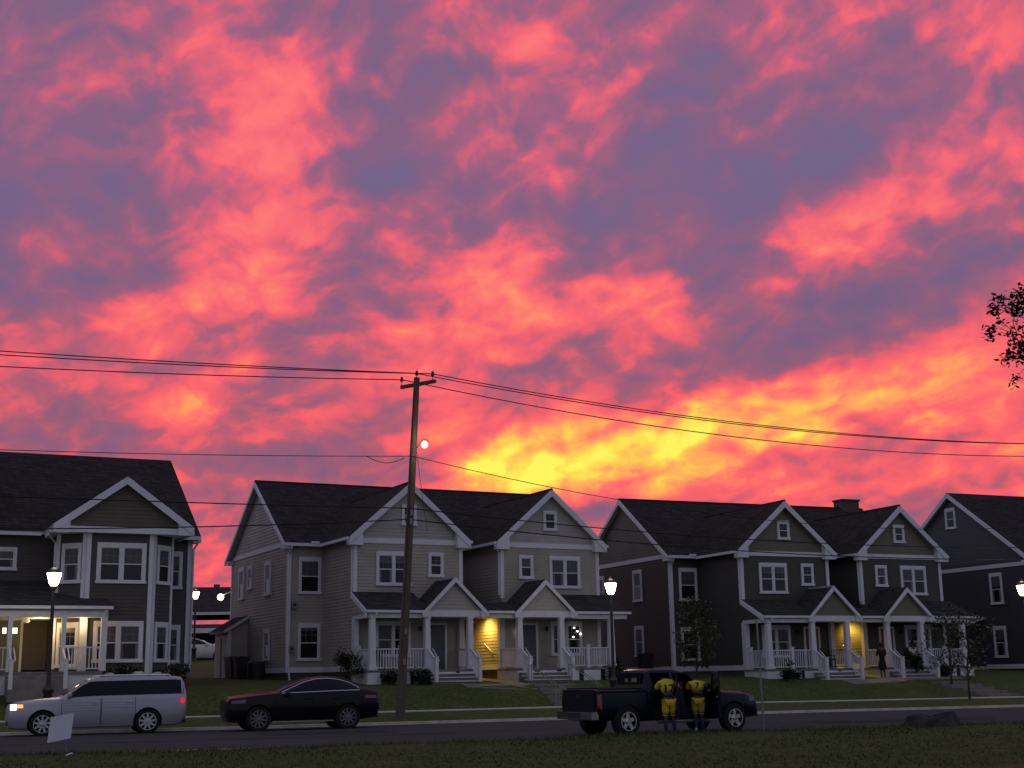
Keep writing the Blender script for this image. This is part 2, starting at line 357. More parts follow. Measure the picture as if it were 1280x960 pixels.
D_, R_, E_, P_, U1, U2, U3, U4, RG = 9.76, 9.44, 6.1, 4.04, 1.77, 7.08, 9.13, 14.44, 8.42
WW = U4+U1
def duplex(label, pose, A, G, roof, doorm, gable_win, litwin=False, chimney=False, gz=-.55, side='beige'):
    h = thing('duplex_house', label, 'house', pose[:3], pose[3])
    sl = (R_-E_)/(D_/2); o = .34
    eo = E_-o*sl                                             # height of the eave line
    # --- walls of lap siding
    b = MB()
    zb = .28
    zt = E_-.05
    b.lap((0, D_, 0), -Y, -X, [(0, zb), (D_, zb), (D_, zt), (0, zt)], A)
    b.lap((0, 0, 0), X, -Y, [(0, zb), (U1, zb), (U1, zt), (0, zt)], A)
    for ua, ub in ((U1, U2), (U3, U4)):
        b.lap((ua, 0, 0), -Y, -X, [(0, zb), (P_, zb), (P_, zt), (0, zt)], A)
        b.lap((ua, -P_, 0), X, -Y, [(0, .06), (ub-ua, .06), (ub-ua, zt-.3), (0, zt-.3)], A)
        b.lap((ub, -P_, 0), Y, X, [(0, zb), (P_, zb), (P_, zt), (0, zt)], A)
    b.lap((U2, 0, 0), X, -Y, [(0, zb), (U3-U2, zb), (U3-U2, zt), (0, zt)], A)
    b.lap((U4, 0, 0), X, -Y, [(0, zb), (U1, zb), (U1, zt), (0, zt)], A)
    b.lap((WW, 0, 0), Y, X, [(0, zb), (D_, zb), (D_, zt), (0, zt)], A)
    b.lap((WW, D_, 0), -X, Y, [(0, zb), (WW, zb), (WW, zt), (0, zt)], A)
    b.build('wall', h)
    GS = []                                                  # gables
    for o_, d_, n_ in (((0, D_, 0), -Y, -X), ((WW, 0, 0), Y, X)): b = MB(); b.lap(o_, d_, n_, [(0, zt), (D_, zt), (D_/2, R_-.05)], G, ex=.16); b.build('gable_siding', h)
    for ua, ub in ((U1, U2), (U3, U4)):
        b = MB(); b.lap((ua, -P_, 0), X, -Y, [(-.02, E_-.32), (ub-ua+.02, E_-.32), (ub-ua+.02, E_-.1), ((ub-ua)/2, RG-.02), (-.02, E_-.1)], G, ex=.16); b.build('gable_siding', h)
    # --- foundation
    b = MB()
    b.box((.03, .03, gz-.4), (WW-.03, D_-.03, zb-.001), FOUND)
    for ua, ub in ((U1, U2), (U3, U4)): b.box((ua+.03, -P_+.03, gz-.4), (ub-.03, .1, zb-.002), FOUND)
    b.build('foundation', h)
    # --- trim
    b = MB(); cw = .14
    def corner(u, v, su, sv, z0, z1):                        # two boards meeting at an outside corner
        b.box((u-su*.040, v-sv*.040, z0), (u+su*cw, v+sv*.004, z1), W_TRIM); b.box((u-su*.0395, v+sv*.0045, z0), (u+su*.004, v+sv*cw, z1), W_TRIM)
    corner(0, 0, 1, 1, zb, zt); corner(WW, 0, -1, 1, zb, zt); corner(0, D_, 1, -1, zb, zt); corner(WW, D_, -1, -1, zb, zt)
    for ua, ub in ((U1, U2), (U3, U4)):
        for z0, z1 in ((.06, 2.35), (3.3, zt-.3)):
            corner(ua, -P_, 1, 1, z0, z1); corner(ub, -P_, -1, 1, z0, z1)
    # skirt boards
    b.box((0, -.035, .02), (U1, .0, .275), W_TRIM); b.box((-.035, -.036, .02), (0, D_, .274), W_TRIM); b.box((U2, -.035, .02), (U3, 0, .275), W_TRIM)
    for u_, s_ in ((U1, -1), (U2, 1), (U3, -1), (U4, 1)): b.box((u_, -P_, .021), (u_+s_*.034, -.036, .273), W_TRIM)
    # frieze of the side gable
    for u_, s_ in ((0, -1), (WW, 1)): b.box((u_, -.03, zt-.16), (u_+s_*.045, D_+.03, zt+.06), W_TRIM)
    # front gables: frieze, rake boards, boxed returns
    gs = (RG-E_)/((U2-U1)/2)
    for ua, ub in ((U1, U2), (U3, U4)):
        um = (ua+ub)/2; vf = -P_-.30
        b.box((ua-.03, -P_-.05, E_-.40), (ub+.03, -P_+.0, E_-.16), W_TRIM)
        for s_, ue in ((-1, ua), (1, ub)):
            uo = ue+s_*o; zo = E_-o*gs
            b.extr([(uo, vf+.002, zo+.06), (um, vf+.002, RG+.06), (um, vf+.002, RG-.22), (uo, vf+.002, zo-.20)], (0, -.045, 0), W_TRIM)
            ui = ue-s_*.32
            b.extr([(uo+s_*.02, vf-.004, zo-.22), (uo+s_*.02, vf-.004, zo-.03), (ui, vf-.004, zo-.03+(o+.34)*gs), (ui, vf-.004, zo-.22)], (0, .30, 0), W_TRIM)
    # rakes of the main gables
    for u_, s_ in ((-.3, -1), (WW+.3, 1)):
        for v0, v1 in ((-o, D_/2), (D_+o, D_/2)):
            b.extr([(u_, v0, eo+.05), (u_, v1, R_+.05), (u_, v1, R_-.17), (u_, v0, eo-.17)], (s_*.04, 0, 0), W_TRIM)
        b.box((0 if s_ < 0 else WW, -o, eo-.16), (u_, .22, eo+.04), W_TRIM); b.box((0 if s_ < 0 else WW, D_-.22, eo-.16), (u_, D_+o, eo+.04), W_TRIM)
    b.build('trim', h)
    # --- roof
    b = MB(); th = .13
    roof_slab(b, [(-.3, -o, eo+.13), (WW+.3, -o, eo+.13), (WW+.3, D_/2, R_+.13), (-.3, D_/2, R_+.13)], th, roof, W_TRIM)
    roof_slab(b, [(-.3, D_+o, eo+.13), (WW+.3, D_+o, eo+.13), (WW+.3, D_/2, R_+.13), (-.3, D_/2, R_+.13)], th, roof, W_TRIM)
    b.tube([(-.3, D_/2, R_+.12), (WW+.3, D_/2, R_+.12)], .07, roof, 6)
    vb = (RG-E_)/sl
    for ua, ub in ((U1, U2), (U3, U4)):
        um = (ua+ub)/2; vf = -P_-.32; zo = E_-o*gs
        for ue in (ua-o, ub+o):
            roof_slab(b, [(ue, vf, zo+.135), (um, vf, RG+.135), (um, vb, RG+.135), (ue, -o+(zo-eo)/sl, zo+.135)], th, roof, W_TRIM)
        b.tube([(um, vf, RG+.125), (um, vb, RG+.125)], .06, roof, 6)
    rf = b.build('roof', h)
    if chimney:
        b = MB(); b.box((14.78, 4.55, R_-.6), (16.05, 5.35, 10.0), BROWN1); b.box((14.72, 4.48, 10.0), (16.11, 5.42, 10.1), BLACK)
        b.build('chimney', rf)
    # --- gutters and downspouts
    def gut(p, q, n):
        p, q = Vector(p), Vector(q); b = MB(); b.obox(p, q-p, Vector(n)*.12, Z*.13, W_TRIM); b.build('gutter', h)
    b = MB(); b.box((1.0, -o-.16, eo+.105), (1.35, -o-.02, eo+.20), W_TRIM); b.build('splash_guard', h)
    gut((-.3, -o-.005, eo-.03), (U1-o-.05, -o-.005, eo-.03), (0, -1, 0)); gut((U2+o+.05, -o-.005, eo-.03), (U3-o-.05, -o-.005, eo-.03), (0, -1, 0))
    zo = E_-o*gs
    for ua, ub in ((U1, U2), (U3, U4)):
        gut((ua-o-.005, -P_-.28, zo-.0), (ua-o-.005, -o-.15, zo-.0), (-1, 0, 0)); gut((ub+o+.005, -P_-.28, zo-.0), (ub+o+.005, -o-.15, zo-.0), (1, 0, 0))
    def spout(pts): b = MB(); b.tube(pts, .045, W_TRIM, 6); b.build('downspout', h)
    spout([(.02, -o-.06, eo-.03), (.02, -o-.06, eo-.12), (-.0+.08, -.07, eo-.4), (.08, -.07, .25), (.08, -.25, gz+.08)])
    for ua in (U1, U3): spout([(ua-o-.05, -P_-.2, zo), (ua-o-.05, -P_-.2, zo-.1), (ua-.07, -P_+.08, zo-.35), (ua-.07, -P_+.08, 3.45)])
    # --- windows
    F = lambda u, z, w, hh, mull=1, bl=0., grid=(3, 2): window(h, (u, -P_-.02, z), X, -Y, w, hh, mull, bl, grid)
    window(h, (.50, -.02, 3.63), X, -Y, 1.1, 1.74, 1, 1.); window(h, (.50, -.02, .55), X, -Y, 1.1, 1.73, 1, .25)
    for a, q in ((2.82, .55), (11.72, 1.)): F(a, 3.80, 1.68, 1.56, 2, q)
    for a, q in ((5.38, 0), (10.07, 1)): F(a, 4.22, .76, 1.14, 1, q, (2, 2))
    for k, a in enumerate((4.05, 11.42)):
        window(h, (a, -P_-.03, 6.55), X, -Y, .74, .98, 1, 0, (2, 2))
    F(2.8, .62, 1.7, 1.62, 2, .3); F(11.72, .62, 1.7, 1.62, 2, 0.)
    # side windows: d runs from the back to the front
    if side == 'beige':
        for v, z, w, hh in ((8.24, 3.76, .95, 1.66), (6.6, 4.2, .75, 1.2), (3.62, 3.73, .98, 1.66), (3.6, .62, .95, 1.5)):
            window(h, (-.02, v, z), -Y, -X, w, hh, 1, 1.)
    else:
        for v, z, w, hh in ((4.0, 3.77, .98, 1.74), (4.0, .83, .98, 1.66), (8.4, 3.77, .95, 1.7)): window(h, (-.02, v, z), -Y, -X, w, hh, 1, .8)
    for a in (5.30, 10.02): door(h, (a, -P_-.02, .05), X, -Y, .98, 2.1, doorm)
    # --- porches
    vf = -P_-1.90; zf = .05
    b = MB()
    for u0, u1 in ((U1-.12, U2-.1), (U3-.3, U4+.02)):
        b.box((u0, vf-.12, zf-.09), (u1, -P_, zf), CONC2)
    b.build('porch_floor', h)
    b = MB()
    for u0, u1 in ((U1-.08, U2-.14), (U3-.26, U4-.02)):
        b.box((u0, vf-.05, gz-.25), (u0+.05, -P_, zf-.09), W_TRIM2); b.box((u1-.05, vf-.05, gz-.25), (u1, -P_, zf-.09), W_TRIM2)
        for q in [u0+(u1-u0-.9)*i/4 for i in range(5)]: b.box((q, vf-.1, gz-.25), (q+.9, vf-.045, zf-.10), W_TRIM2)
        b.box((u0+.05, vf-.042, gz-.2), (u1-.05, vf+.0, zf-.1), DARKP)
    b.build('porch_skirt', h)
    b = MB()
    pz0, pz1, vr = 2.50, 3.42, -P_
    def shed(u0, u1, v0=vf-.12, v1=-P_, z0=pz0, z1=pz1): roof_slab(b, [(u0, v0, z0+.1), (u1, v0, z0+.1), (u1, v1, z1+.1), (u0, v1, z1+.1)], .10, ROOF2, W_TRIM)
    shed(U1-.12, 4.6); shed(7.0, 9.1, v1=-P_-.55, z1=2.98); shed(11.6, U4+.45)
    b.box((U2+.0, -P_-.56, 2.94), (U3-.0, -.02, 3.06), ROOF2)
    prs = (4.05-pz0)/1.53
    for um, ap in ((5.82, 4.02), (10.39, 3.98)):
        for s_ in (-1, 1):
            roof_slab(b, [(um+s_*1.56, vf-.2, pz0+.06), (um, vf-.2, ap+.10), (um, -P_, ap+.10), (um+s_*1.56, -P_, pz0+.06)], .11, ROOF2, W_TRIM)
    pr = b.build('porch_roof', h)
    for um, ap in ((5.82, 4.02), (10.39, 3.98)):
        b = MB(); b.lap((um, vf-.03, 0), X, -Y, [(-1.3, pz0+.1), (1.3, pz0+.1), (0, ap-.12)], G, ex=.16); b.build('porch_gable', pr)
    b = MB()
    for um, ap in ((5.82, 4.02), (10.39, 3.98)):
        b.box((um-1.42, vf-.10, pz0-.16), (um+1.42, vf+.08, pz0+.12), W_TRIM2)
        for s_ in (-1, 1):
            b.extr([(um+s_*1.62, vf-.205, pz0+.02), (um, vf-.205, ap+.06), (um, vf-.205, ap-.16), (um+s_*1.62, vf-.205, pz0-.18)], (0, -.04, 0), W_TRIM)
            b.extr([(um+s_*1.6, vf-.21, pz0-.18), (um+s_*1.6, vf-.21, pz0+.0), (um+s_*1.28, vf-.21, pz0+.30), (um+s_*1.28, vf-.21, pz0-.18)], (0, .2, 0), W_TRIM)
    b.box((U1-.05, vf-.07, pz0-.22), (4.42, vf+.07, pz0-.02), W_TRIM2); b.box((11.8, vf-.07, pz0-.22), (U4+.35, vf+.07, pz0-.02), W_TRIM2)
    b.box((7.2, vf-.05, pz0-.2), (8.98, vf+.05, pz0-.02), W_TRIM2)
    b.box((U1-.05, vf+.07, pz0-.22), (U1+.07, -P_, pz0-.02), W_TRIM2); b.box((U4+.23, vf+.07, pz0-.22), (U4+.35, -P_, pz0-.02), W_TRIM2)
    b.extr([(U1-.125, vf-.12, pz0+.06), (U1-.125, -P_, pz1+.06), (U1-.125, -P_, pz1-.16), (U1-.125, vf-.12, pz0-.16)], (-.04, 0, 0), W_TRIM)
    b.lap((U1-.08, -P_, 0), -Y, -X, [(0, pz0-.02), (1.85, pz0-.02), (0, pz1-.1)], A)
    for u0, u1 in ((U1-.15, 4.25), (7.45, 8.75), (11.98, U4+.5)): b.box((u0, vf-.25, pz0-.0), (u1, vf-.125, pz0+.11), W_TRIM)
    b.tube([(2.05, vf-.2, pz0), (2.05, vf-.2, pz0-.08), (1.98, vf-.1, pz0-.25)], .04, W_TRIM, 6)
    b.box((U1, -P_+.01, 2.36), (U4+.3, vf+.08, 2.40), W_TRIM2)     # ceiling
    b.build('porch_beam', pr)
    for u, v in ((1.92, vf), (4.50, vf), (6.58, vf), (9.08, vf), (11.25, vf), (13.92, vf)):
        b = MB(); post(b, u, v, zf, pz0-.15, W_TRIM2); b.build('porch_post', h)
    for u, v in ((U2-.12, -P_-.14), (U3-.12, -P_-.14), (U1+.05, -P_-.12)):
        b = MB(); post(b, u, v, zf, pz0-.2, W_TRIM2, .12, .12, False); b.build('porch_post', h)
    for p, q, mid in (((2.07, vf, zf), (4.35, vf, zf), 3.25), ((1.92, -P_-.25, zf), (1.92, vf+.16, zf), None), ((U2-.3, -P_-.2, zf), (U2-.3, vf+.1, zf), None),
                      ((11.4, vf, zf), (13.77, vf, zf), 12.65), ((13.92, vf+.16, zf), (13.92, -P_-.05, zf), None), ((8.98, vf+.16, zf), (8.98, -P_-.2, zf), None)):
        b = MB(); railing(b, p, q, W_TRIM2)
        if mid: newel(b, mid, vf, zf-.05, zf+1.02, W_TRIM2, .075)
        b.build('railing', h)
    b = MB(); newel(b, U1+.12, -P_-.32, zf, zf+1.05, W_TRIM2, .09); b.build('newel_post', h)
    for ua, ub in ((4.5, 6.58), (9.08, 11.25)):
        b = MB()
        for i in range(3):
            b.box((ua-.1, vf-.12-.28*(i+1)+.06, gz-.2), (ub+.1, vf-.12-.28*i+.02, zf-.165*(i+1)-.04), CONC2)
            b.box((ua-.14, vf-.12-.28*(i+1), zf-.165*(i+1)-.04), (ub+.14, vf-.12-.28*i+.03, zf-.165*(i+1)), W_TRIM2)
        b.build('porch_steps', h)
        for u in (ua, ub):
            b = MB(); v2 = vf-1.0
            p0, p1 = Vector((u, vf-.15, zf)), Vector((u, v2, zf-.50))
            e = p1-p0
            for z, hh, r in ((.92, .05, .045), (.14, .05, .03)): b.obox(p0+Z*(z-hh)-X*r, e, X*2*r, Z*hh, W_TRIM2)
            for i in range(1, 7): c = p0+e*(i/7); b.obox(c+Z*.12-X*.018-Y*.018, X*.036, Y*.036, Z*.76, W_TRIM2)
            newel(b, u, v2-.04, zf-.55, zf+.50, W_TRIM2, .07)
            b.tube([(u+.14, vf-.3, zf+.9), (u+.14, v2-.02, zf+.36), (u+.03, v2-.02, zf+.28)], .022, W_TRIM2, 6)
            b.build('stair_railing', h)
    for u in (4.95, 11.45):
        b = MB(); b.lathe((u, -P_-.14, 1.78), [(.02, -.02), (.06, 0), (.07, .14), (.04, .2), (.02, .24)], BLACK, 8); b.box((u-.03, -P_-.1, 1.9), (u+.03, -P_-.02, 1.98), BLACK); b.build('porch_lamp', h)
    b = MB(); b.tube([(U3-.09, -2.3, 1.25), (U3-.09, -3.1, .85)], .025, W_TRIM, 6); b.tube([(U3-.09, -2.3, 1.25), (U3, -2.3, 1.25)], .02, W_TRIM, 6); b.tube([(U3-.09, -3.1, .85), (U3, -3.1, .85)], .02, W_TRIM, 6); b.build('handrail', h)
    b = MB(); b.lathe((U3-.30, -1.4, 2.30), [(.03, .06), (.09, .05), (.10, 0), (.08, -.01)], AMBERGLOBE, 10); b.build('passage_lamp', h)
    return h
AMBERGLOBE = emit('amber_lamp_glass', (.5, .3, .06), .25)
WARMGLOBE = emit('warm_lamp_glass', (.5, .38, .2), .5)
def lamp_light(name, loc, col, power, r=.12, par=None):
    l = bpy.data.lights.new(name, 'POINT'); l.color = col; l.energy = power; l.shadow_soft_size = r
    o = bpy.data.objects.new(name, l); COL.objects.link(o); o.location = loc
    if par: o.parent = par
    return o
H2 = (-10.63, 64.16, 1.91, .471); H3 = (8.14, 72.02, 1.70, .413)
house2 = duplex('beige sided duplex with two white trimmed front gables behind the utility pole', H2, BEIGE, BEIGE2, ROOF, SLATE, True)
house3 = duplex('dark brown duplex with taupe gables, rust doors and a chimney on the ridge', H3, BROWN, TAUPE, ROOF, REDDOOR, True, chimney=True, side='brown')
def spot(par, loc, aim, col, power, ang):
    l = bpy.data.lights.new('passage_light', 'SPOT'); l.color = col; l.energy = power; l.spot_size = ang; l.spot_blend = .6; l.shadow_soft_size = .3
    o = bpy.data.objects.new('passage_light', l); COL.objects.link(o); o.parent = par; o.location = loc
    o.rotation_euler = (Vector(aim)-Vector(loc)).to_track_quat('-Z', 'Y').to_euler(); return o
spot(house2, (U3-.50, -2.7, 2.28), (U3-.1, -2.75, .3), (1, .60, .10), 230, 2.95)
spot(house3, (U3-.50, -2.7, 2.28), (U3-.1, -2.75, .3), (1, .60, .08), 360, 2.95)

# lean-to shed against the left wall of the beige house
t = thing('lean_to_shed', 'beige lean-to shed against the left wall of the beige duplex', 'shed', H2[:3], H2[3])
b = MB()
b.lap((-1.0, 6.5, 0), X, -Y, [(0, -.4), (1.0, -.4), (1.0, 2.75), (0, 2.15)], BEIGE)
b.lap((-1.0, 9.0, 0), -Y, -X, [(0, -.4), (2.5, -.4), (2.5, 2.15), (0, 2.15)], BEIGE2)
b.box((-.97, 6.53, -.5), (-.02, 8.97, 2.1), BEIGE); b.build('wall', t)
b = MB(); b.box((-1.04, 6.45, -.4), (-.86, 6.48, 2.16), W_TRIM); b.build('corner_board', t); b = MB(); b.box((-1.06, 7.7, -.3), (-1.02, 8.6, 1.8), BEIGE2); b.build('door', t)
b = MB(); roof_slab(b, [(-1.3, 6.3, 2.16), (0-.03, 6.3, 2.92), (0-.03, 9.2, 2.92), (-1.3, 9.2, 2.16)], .14, ROOF, W_TRIM); b.build('roof', t)

# bulbs of a string of lights hanging in the right porch window of the beige house
BULB = emit('white_bulb', (1, .93, .85), 5)
t = thing('string_lights', 'four glowing bulbs strung in the porch window of the beige duplex', 'string lights', H2[:3], H2[3])
b = MB(); pts = [(12.95, 1.93), (13.13, 1.77), (13.3, 1.64), (12.9, 1.5)]
b.tube([(u, -P_-.1, z+.04) for u, z in ((12.9, 2.1),)+tuple(pts)], .006, BLACK, 5); b.build('cable', t)
for u, z in pts: b = MB(); b.ball((u, -P_-.12, z), .042, BULB, 8); b.build('bulb', t)
b = MB(); b.box((9.98, -P_-.12, 1.62), (10.03, -P_-.025, 1.82), BULB); b.build('porch_lamp_glass', house2)

# ------------------------------------------------------------------ house at the left edge
H1 = (-16.64, 54.4, 1.87, .45)
h = thing('corner_house', 'dark umber house with a bay window gable and a warmly lit porch', 'house', H1[:3], H1[3])
A, G = BROWN1, TAUPE1
ML, MR, MV, MD = -15.0, 4.35, 2.8, 13.2
k = .98; BL, BR = -.42-k, 2.2+k
b = MB(); zb = .22; zt = 6.0; q2 = sqrt(2)
b.lap((BR, MV, 0), X, -Y, [(0, zb), (MR-BR, zb), (MR-BR, zt), (0, zt)], A)
b.lap((ML, MV, 0), X, -Y, [(0, .3), (BL-ML, .3), (BL-ML, zt), (0, zt)], A)
b.lap((MR, MV, 0), Y, X, [(0, zb), (MD, zb), (MD, zt), (MD/2, 10.0), (0, zt)], A)
b.lap((-.42, 0, 0), X, -Y, [(0, zb), (2.62, zb), (2.62, 5.62), (0, 5.62)], A)
b.lap((BL, k, 0), (1, -1, 0), (-1, -1, 0), [(0, zb), (k*q2, zb), (k*q2, 5.62), (0, 5.62)], A)
b.lap((2.2, 0, 0), (1, 1, 0), (1, -1, 0), [(0, zb), (k*q2, zb), (k*q2, 5.62), (0, 5.62)], A)
b.lap((BL, MV, 0), -Y, -X, [(0, zb), (MV-k, zb), (MV-k, zt), (0, zt)], A)
b.lap((BR, k, 0), Y, X, [(0, zb), (MV-k, zb), (MV-k, zt), (0, zt)], A)
b.lap((MR, MV+MD, 0), -X, Y, [(0, zb), (MR-ML, zb), (MR-ML, zt), (0, zt)], A)
b.lap((ML, MV+MD, 0), -Y, -X, [(0, zb), (MD, zb), (MD, zt), (MD/2, 10), (0, zt)], A)
b.build('wall', h)
b = MB(); b.box((ML+.03, MV+.03, -1), (MR-.03, MV+MD-.03, .2), FOUND)
b.extr([(BL+.04, MV, -1), (BL+.04, k+.03, -1), (-.40, .04, -1), (2.18, .04, -1), (BR-.04, k+.03, -1), (BR-.04, MV, -1)], (0, 0, 1.2), FOUND); b.build('foundation', h)
um, RG1, GW = 1.0, 7.78, 2.75; zo = 5.78; gs1 = (RG1-zo)/GW
b = MB(); b.lap((um, -.04, 0), X, -Y, [(-GW+.35, zo+.05), (GW-.35, zo+.05), (0, RG1-.1)], G, ex=.16); b.build('gable_siding', h)['label'] = 'brown siding in the front gable'
b = MB()
def trimv(u, v, d, w, z0, z1): d = Vector(d).normalized(); n = Vector((d.y, -d.x, 0)); b.obox(Vector((u, v, z0))+n*.0, d*w, n*.042, Z*(z1-z0), W_TRIM)
for z0, z1 in ((.02, 2.3), (2.95, 5.62)):
    trimv(-.42, 0, (1, 0, 0), .17, z0, z1); b.obox((-.42, 0, z0), Vector((-1, 1, 0)).normalized()*.17, Vector((-1, -1, 0)).normalized()*.042, Z*(z1-z0), W_TRIM)
b.obox((2.2, 0, .02), (-.17, 0, 0), (0, -.042, 0), (0, 0, 5.6), W_TRIM); b.obox((2.2, 0, .02), Vector((1, 1, 0)).normalized()*.17, Vector((1, -1, 0)).normalized()*.042, (0, 0, 5.6), W_TRIM)
b.obox((BR, k, .02), Vector((-1, -1, 0)).normalized()*.12, Vector((1, -1, 0)).normalized()*.042, (0, 0, 5.6), W_TRIM); b.box((BR, k, .02), (BR+.045, k+.14, 5.62), W_TRIM)
for z0, z1 in ((.3, 2.3), (3.25, 5.62)):
    b.obox((BL, k, z0), Vector((1, -1, 0)).normalized()*.14, Vector((-1, -1, 0)).normalized()*.042, Z*(z1-z0), W_TRIM); b.box((BL-.045, k, z0), (BL, k+.15, z1), W_TRIM)
b.box((MR-.16, MV-.045, .0), (MR+.044, MV, zt-.1), W_TRIM); b.box((MR, MV, 0), (MR+.043, MV+.16, zt-.1), W_TRIM)
b.box((BR, MV-.036, -.02), (MR, MV, .21), W_TRIM)
# soffit of the overhanging gable, frieze, rakes, returns
b.box((BL-.3, -.30, 5.60), (BR+.3, MV, 5.66), W_TRIM)
b.box((um-GW+.2, -.10, 5.661), (um+GW-.2, -.02, 5.86), W_TRIM)
for s_ in (-1, 1):
    uo = um+s_*GW
    b.extr([(uo, -.30, zo+.06), (um, -.30, RG1+.06), (um, -.30, RG1-.2), (uo, -.30, zo-.20)], (0, -.045, 0), W_TRIM)
    b.extr([(uo+s_*.02, -.304, zo-.2), (uo+s_*.02, -.304, zo-.02), (uo-s_*.62, -.304, zo+.62*gs1-.02), (uo-s_*.62, -.304, zo-.2)], (0, .28, 0), W_TRIM)
    b.box((uo, -.30, zo-.19), (uo-s_*.15, MV-.4, zo+.02), W_TRIM)
sl1 = (10.05-5.72)/6.95
for v0, v1 in ((MV-.35, MV+MD/2), (MV+MD+.35, MV+MD/2)): b.extr([(MR+.3, v0, 5.75), (MR+.3, v1, 10.08), (MR+.3, v1, 9.86), (MR+.3, v0, 5.55)], (.04, 0, 0), W_TRIM)
b.box((MR, MV-.35, 5.56), (MR+.3, MV+.2, 5.74), W_TRIM)
b.build('trim', h)
b = MB()
roof_slab(b, [(ML-.3, MV-.35, 5.85), (MR+.32, MV-.35, 5.85), (MR+.32, MV+MD/2, 10.18), (ML-.3, MV+MD/2, 10.18)], .13, ROOF, W_TRIM)
roof_slab(b, [(ML-.3, MV+MD+.35, 5.85), (MR+.32, MV+MD+.35, 5.85), (MR+.32, MV+MD/2, 10.18), (ML-.3, MV+MD/2, 10.18)], .13, ROOF, W_TRIM)
vb = MV-.35+(RG1-5.72)/sl1
for s_ in (-1, 1): roof_slab(b, [(um+s_*(GW+.02), -.33, zo+.12), (um, -.33, RG1+.12), (um, vb, RG1+.12), (um+s_*(GW+.02), MV-.25, zo+.12)], .12, ROOF, W_TRIM)
roof1 = b.build('roof', h)
b = MB(); dz = 8.45
b.box((-7.6, 4.2, 6.0), (-4.15, 7.0, dz-.1), A); b.box((-4.33, 4.16, 6.2), (-4.13, 4.2, dz-.1), W_TRIM); b.box((-7.9, 3.8, dz-.1), (-3.85, 7.4, dz+.06), W_TRIM); b.box((-7.88, 3.82, dz+.061), (-3.87, 7.38, dz+.16), ROOF)
b.build('dormer', roof1)
b = MB(); b.box((ML, MV-.48, 5.68), (BL-.5, MV-.36, 5.80), W_TRIM); b.box((BR+.55, MV-.48, 5.68), (MR+.3, MV-.36, 5.80), W_TRIM)
b.tube([(MR+.22, MV-.42, 5.68), (MR+.22, MV-.42, 5.6), (MR+.08, MV-.08, 5.3), (MR+.08, MV-.08, .1)], .045, W_TRIM, 6)
b.tube([(um-GW-.1, 0, 5.65), (um-GW-.05, .4, 5.5), (BL-.08, k+.1, 5.25), (BL-.08, k+.1, 3.4)], .045, W_TRIM, 6); b.build('gutter', h)
d45, n45 = Vector((1, 1, 0)).normalized(), Vector((1, -1, 0)).normalized(); e45, m45 = Vector((1, -1, 0)).normalized(), Vector((-1, -1, 0)).normalized()
for z in (.52, 3.62):
    window(h, (-.02, -.02, z), X, -Y, 1.93, 1.62, 2, .95, (3, 2), .15)
    window(h, Vector((2.2, 0, z))+d45*.24+n45*.02, d45, n45, .92, 1.6, 1, .9)
    window(h, (BR+.02, MV-.02, z-.02), X, -Y, .78, 1.6, 1, .6)
window(h, Vector((BL, k, 3.62))+e45*.26+m45*.02, e45, m45, .92, 1.6, 1, .9)
window(h, Vector((BL, k, .35))+e45*.22+m45*.02, e45, m45, 1.0, 1.75, 1, .3)
window(h, (-3.75, MV-.02, 4.27), X, -Y, 1.0, .95, 1, 1.)
DL = emit('door_light_glass', (1, .86, .6), 3)
door(h, (-3.35, MV-.02, .22), X, -Y, 1.0, 2.15, SAGE, (DL, ((.22, .36), (.55, .78))))
# porch
vf = -1.05; zf = .2
b = MB(); b.box((-9, vf-.1, zf-.1), (.25, MV, zf), CONC2); b.build('porch_floor', h)
b = MB(); b.box((-9, vf-.02, -1), (.2, vf+.04, zf-.1), W_TRIM2); b.build('porch_skirt', h)
b = MB()
def ps(v): return 2.56+(v-vf)*.30
roof_slab(b, [(-9, vf-.15, ps(vf-.15)+.14), (.45, vf-.15, ps(vf-.15)+.14), (.45, -.04, ps(0)+.14), (-.40, -.04, ps(0)+.14), (BL-.05, k+.03, ps(k)+.14), (BL-.05, MV, ps(MV)+.14), (-9, MV, ps(MV)+.14)], .1, ROOF2, W_TRIM)
pr = b.build('porch_roof', h)
b = MB(); b.box((-9, vf-.29, ps(vf)-.02), (.5, vf-.16, ps(vf)+.10), W_TRIM); b.box((-9, vf-.06, ps(vf)-.32), (.35, vf+.08, ps(vf)-.03), W_TRIM2); b.box((.22, vf+.08, ps(vf)-.32), (.36, -.04, ps(vf)-.04), W_TRIM2)
b.box((-9, vf+.08, 2.26), (.2, MV, 2.30), W_TRIM2); b.tube([(.25, vf-.22, 2.5), (.25, vf-.2, 2.4), (.25, vf-.02, 2.2)], .04, W_TRIM, 6); b.build('porch_beam', pr)
for u in (-3.22, -1.28, .22): b = MB(); post(b, u, vf, zf, 2.3, W_TRIM2, .085 if u < 0 else .11, .085 if u < 0 else .11, False); b.build('porch_post', h)
b = MB(); post(b, -.42, -.06, zf, 2.3, W_TRIM2, .14, .14, False); b.build('porch_post', h)
for p, q in (((-1.18, vf, zf), (.1, vf, zf)), ((-8.6, vf, zf), (-3.3, vf, zf)), ((.22, vf+.12, zf), (.22, -.06, zf))):
    b = MB(); railing(b, p, q, W_TRIM2); b.build('railing', h)
b = MB()
for i in range(4): b.box((-3.3, vf-.1-.32*(i+1), -.9), (-1.2, vf-.1-.32*i+.02, zf-.16*(i+1)), CONC2)
b.build('porch_steps', h)
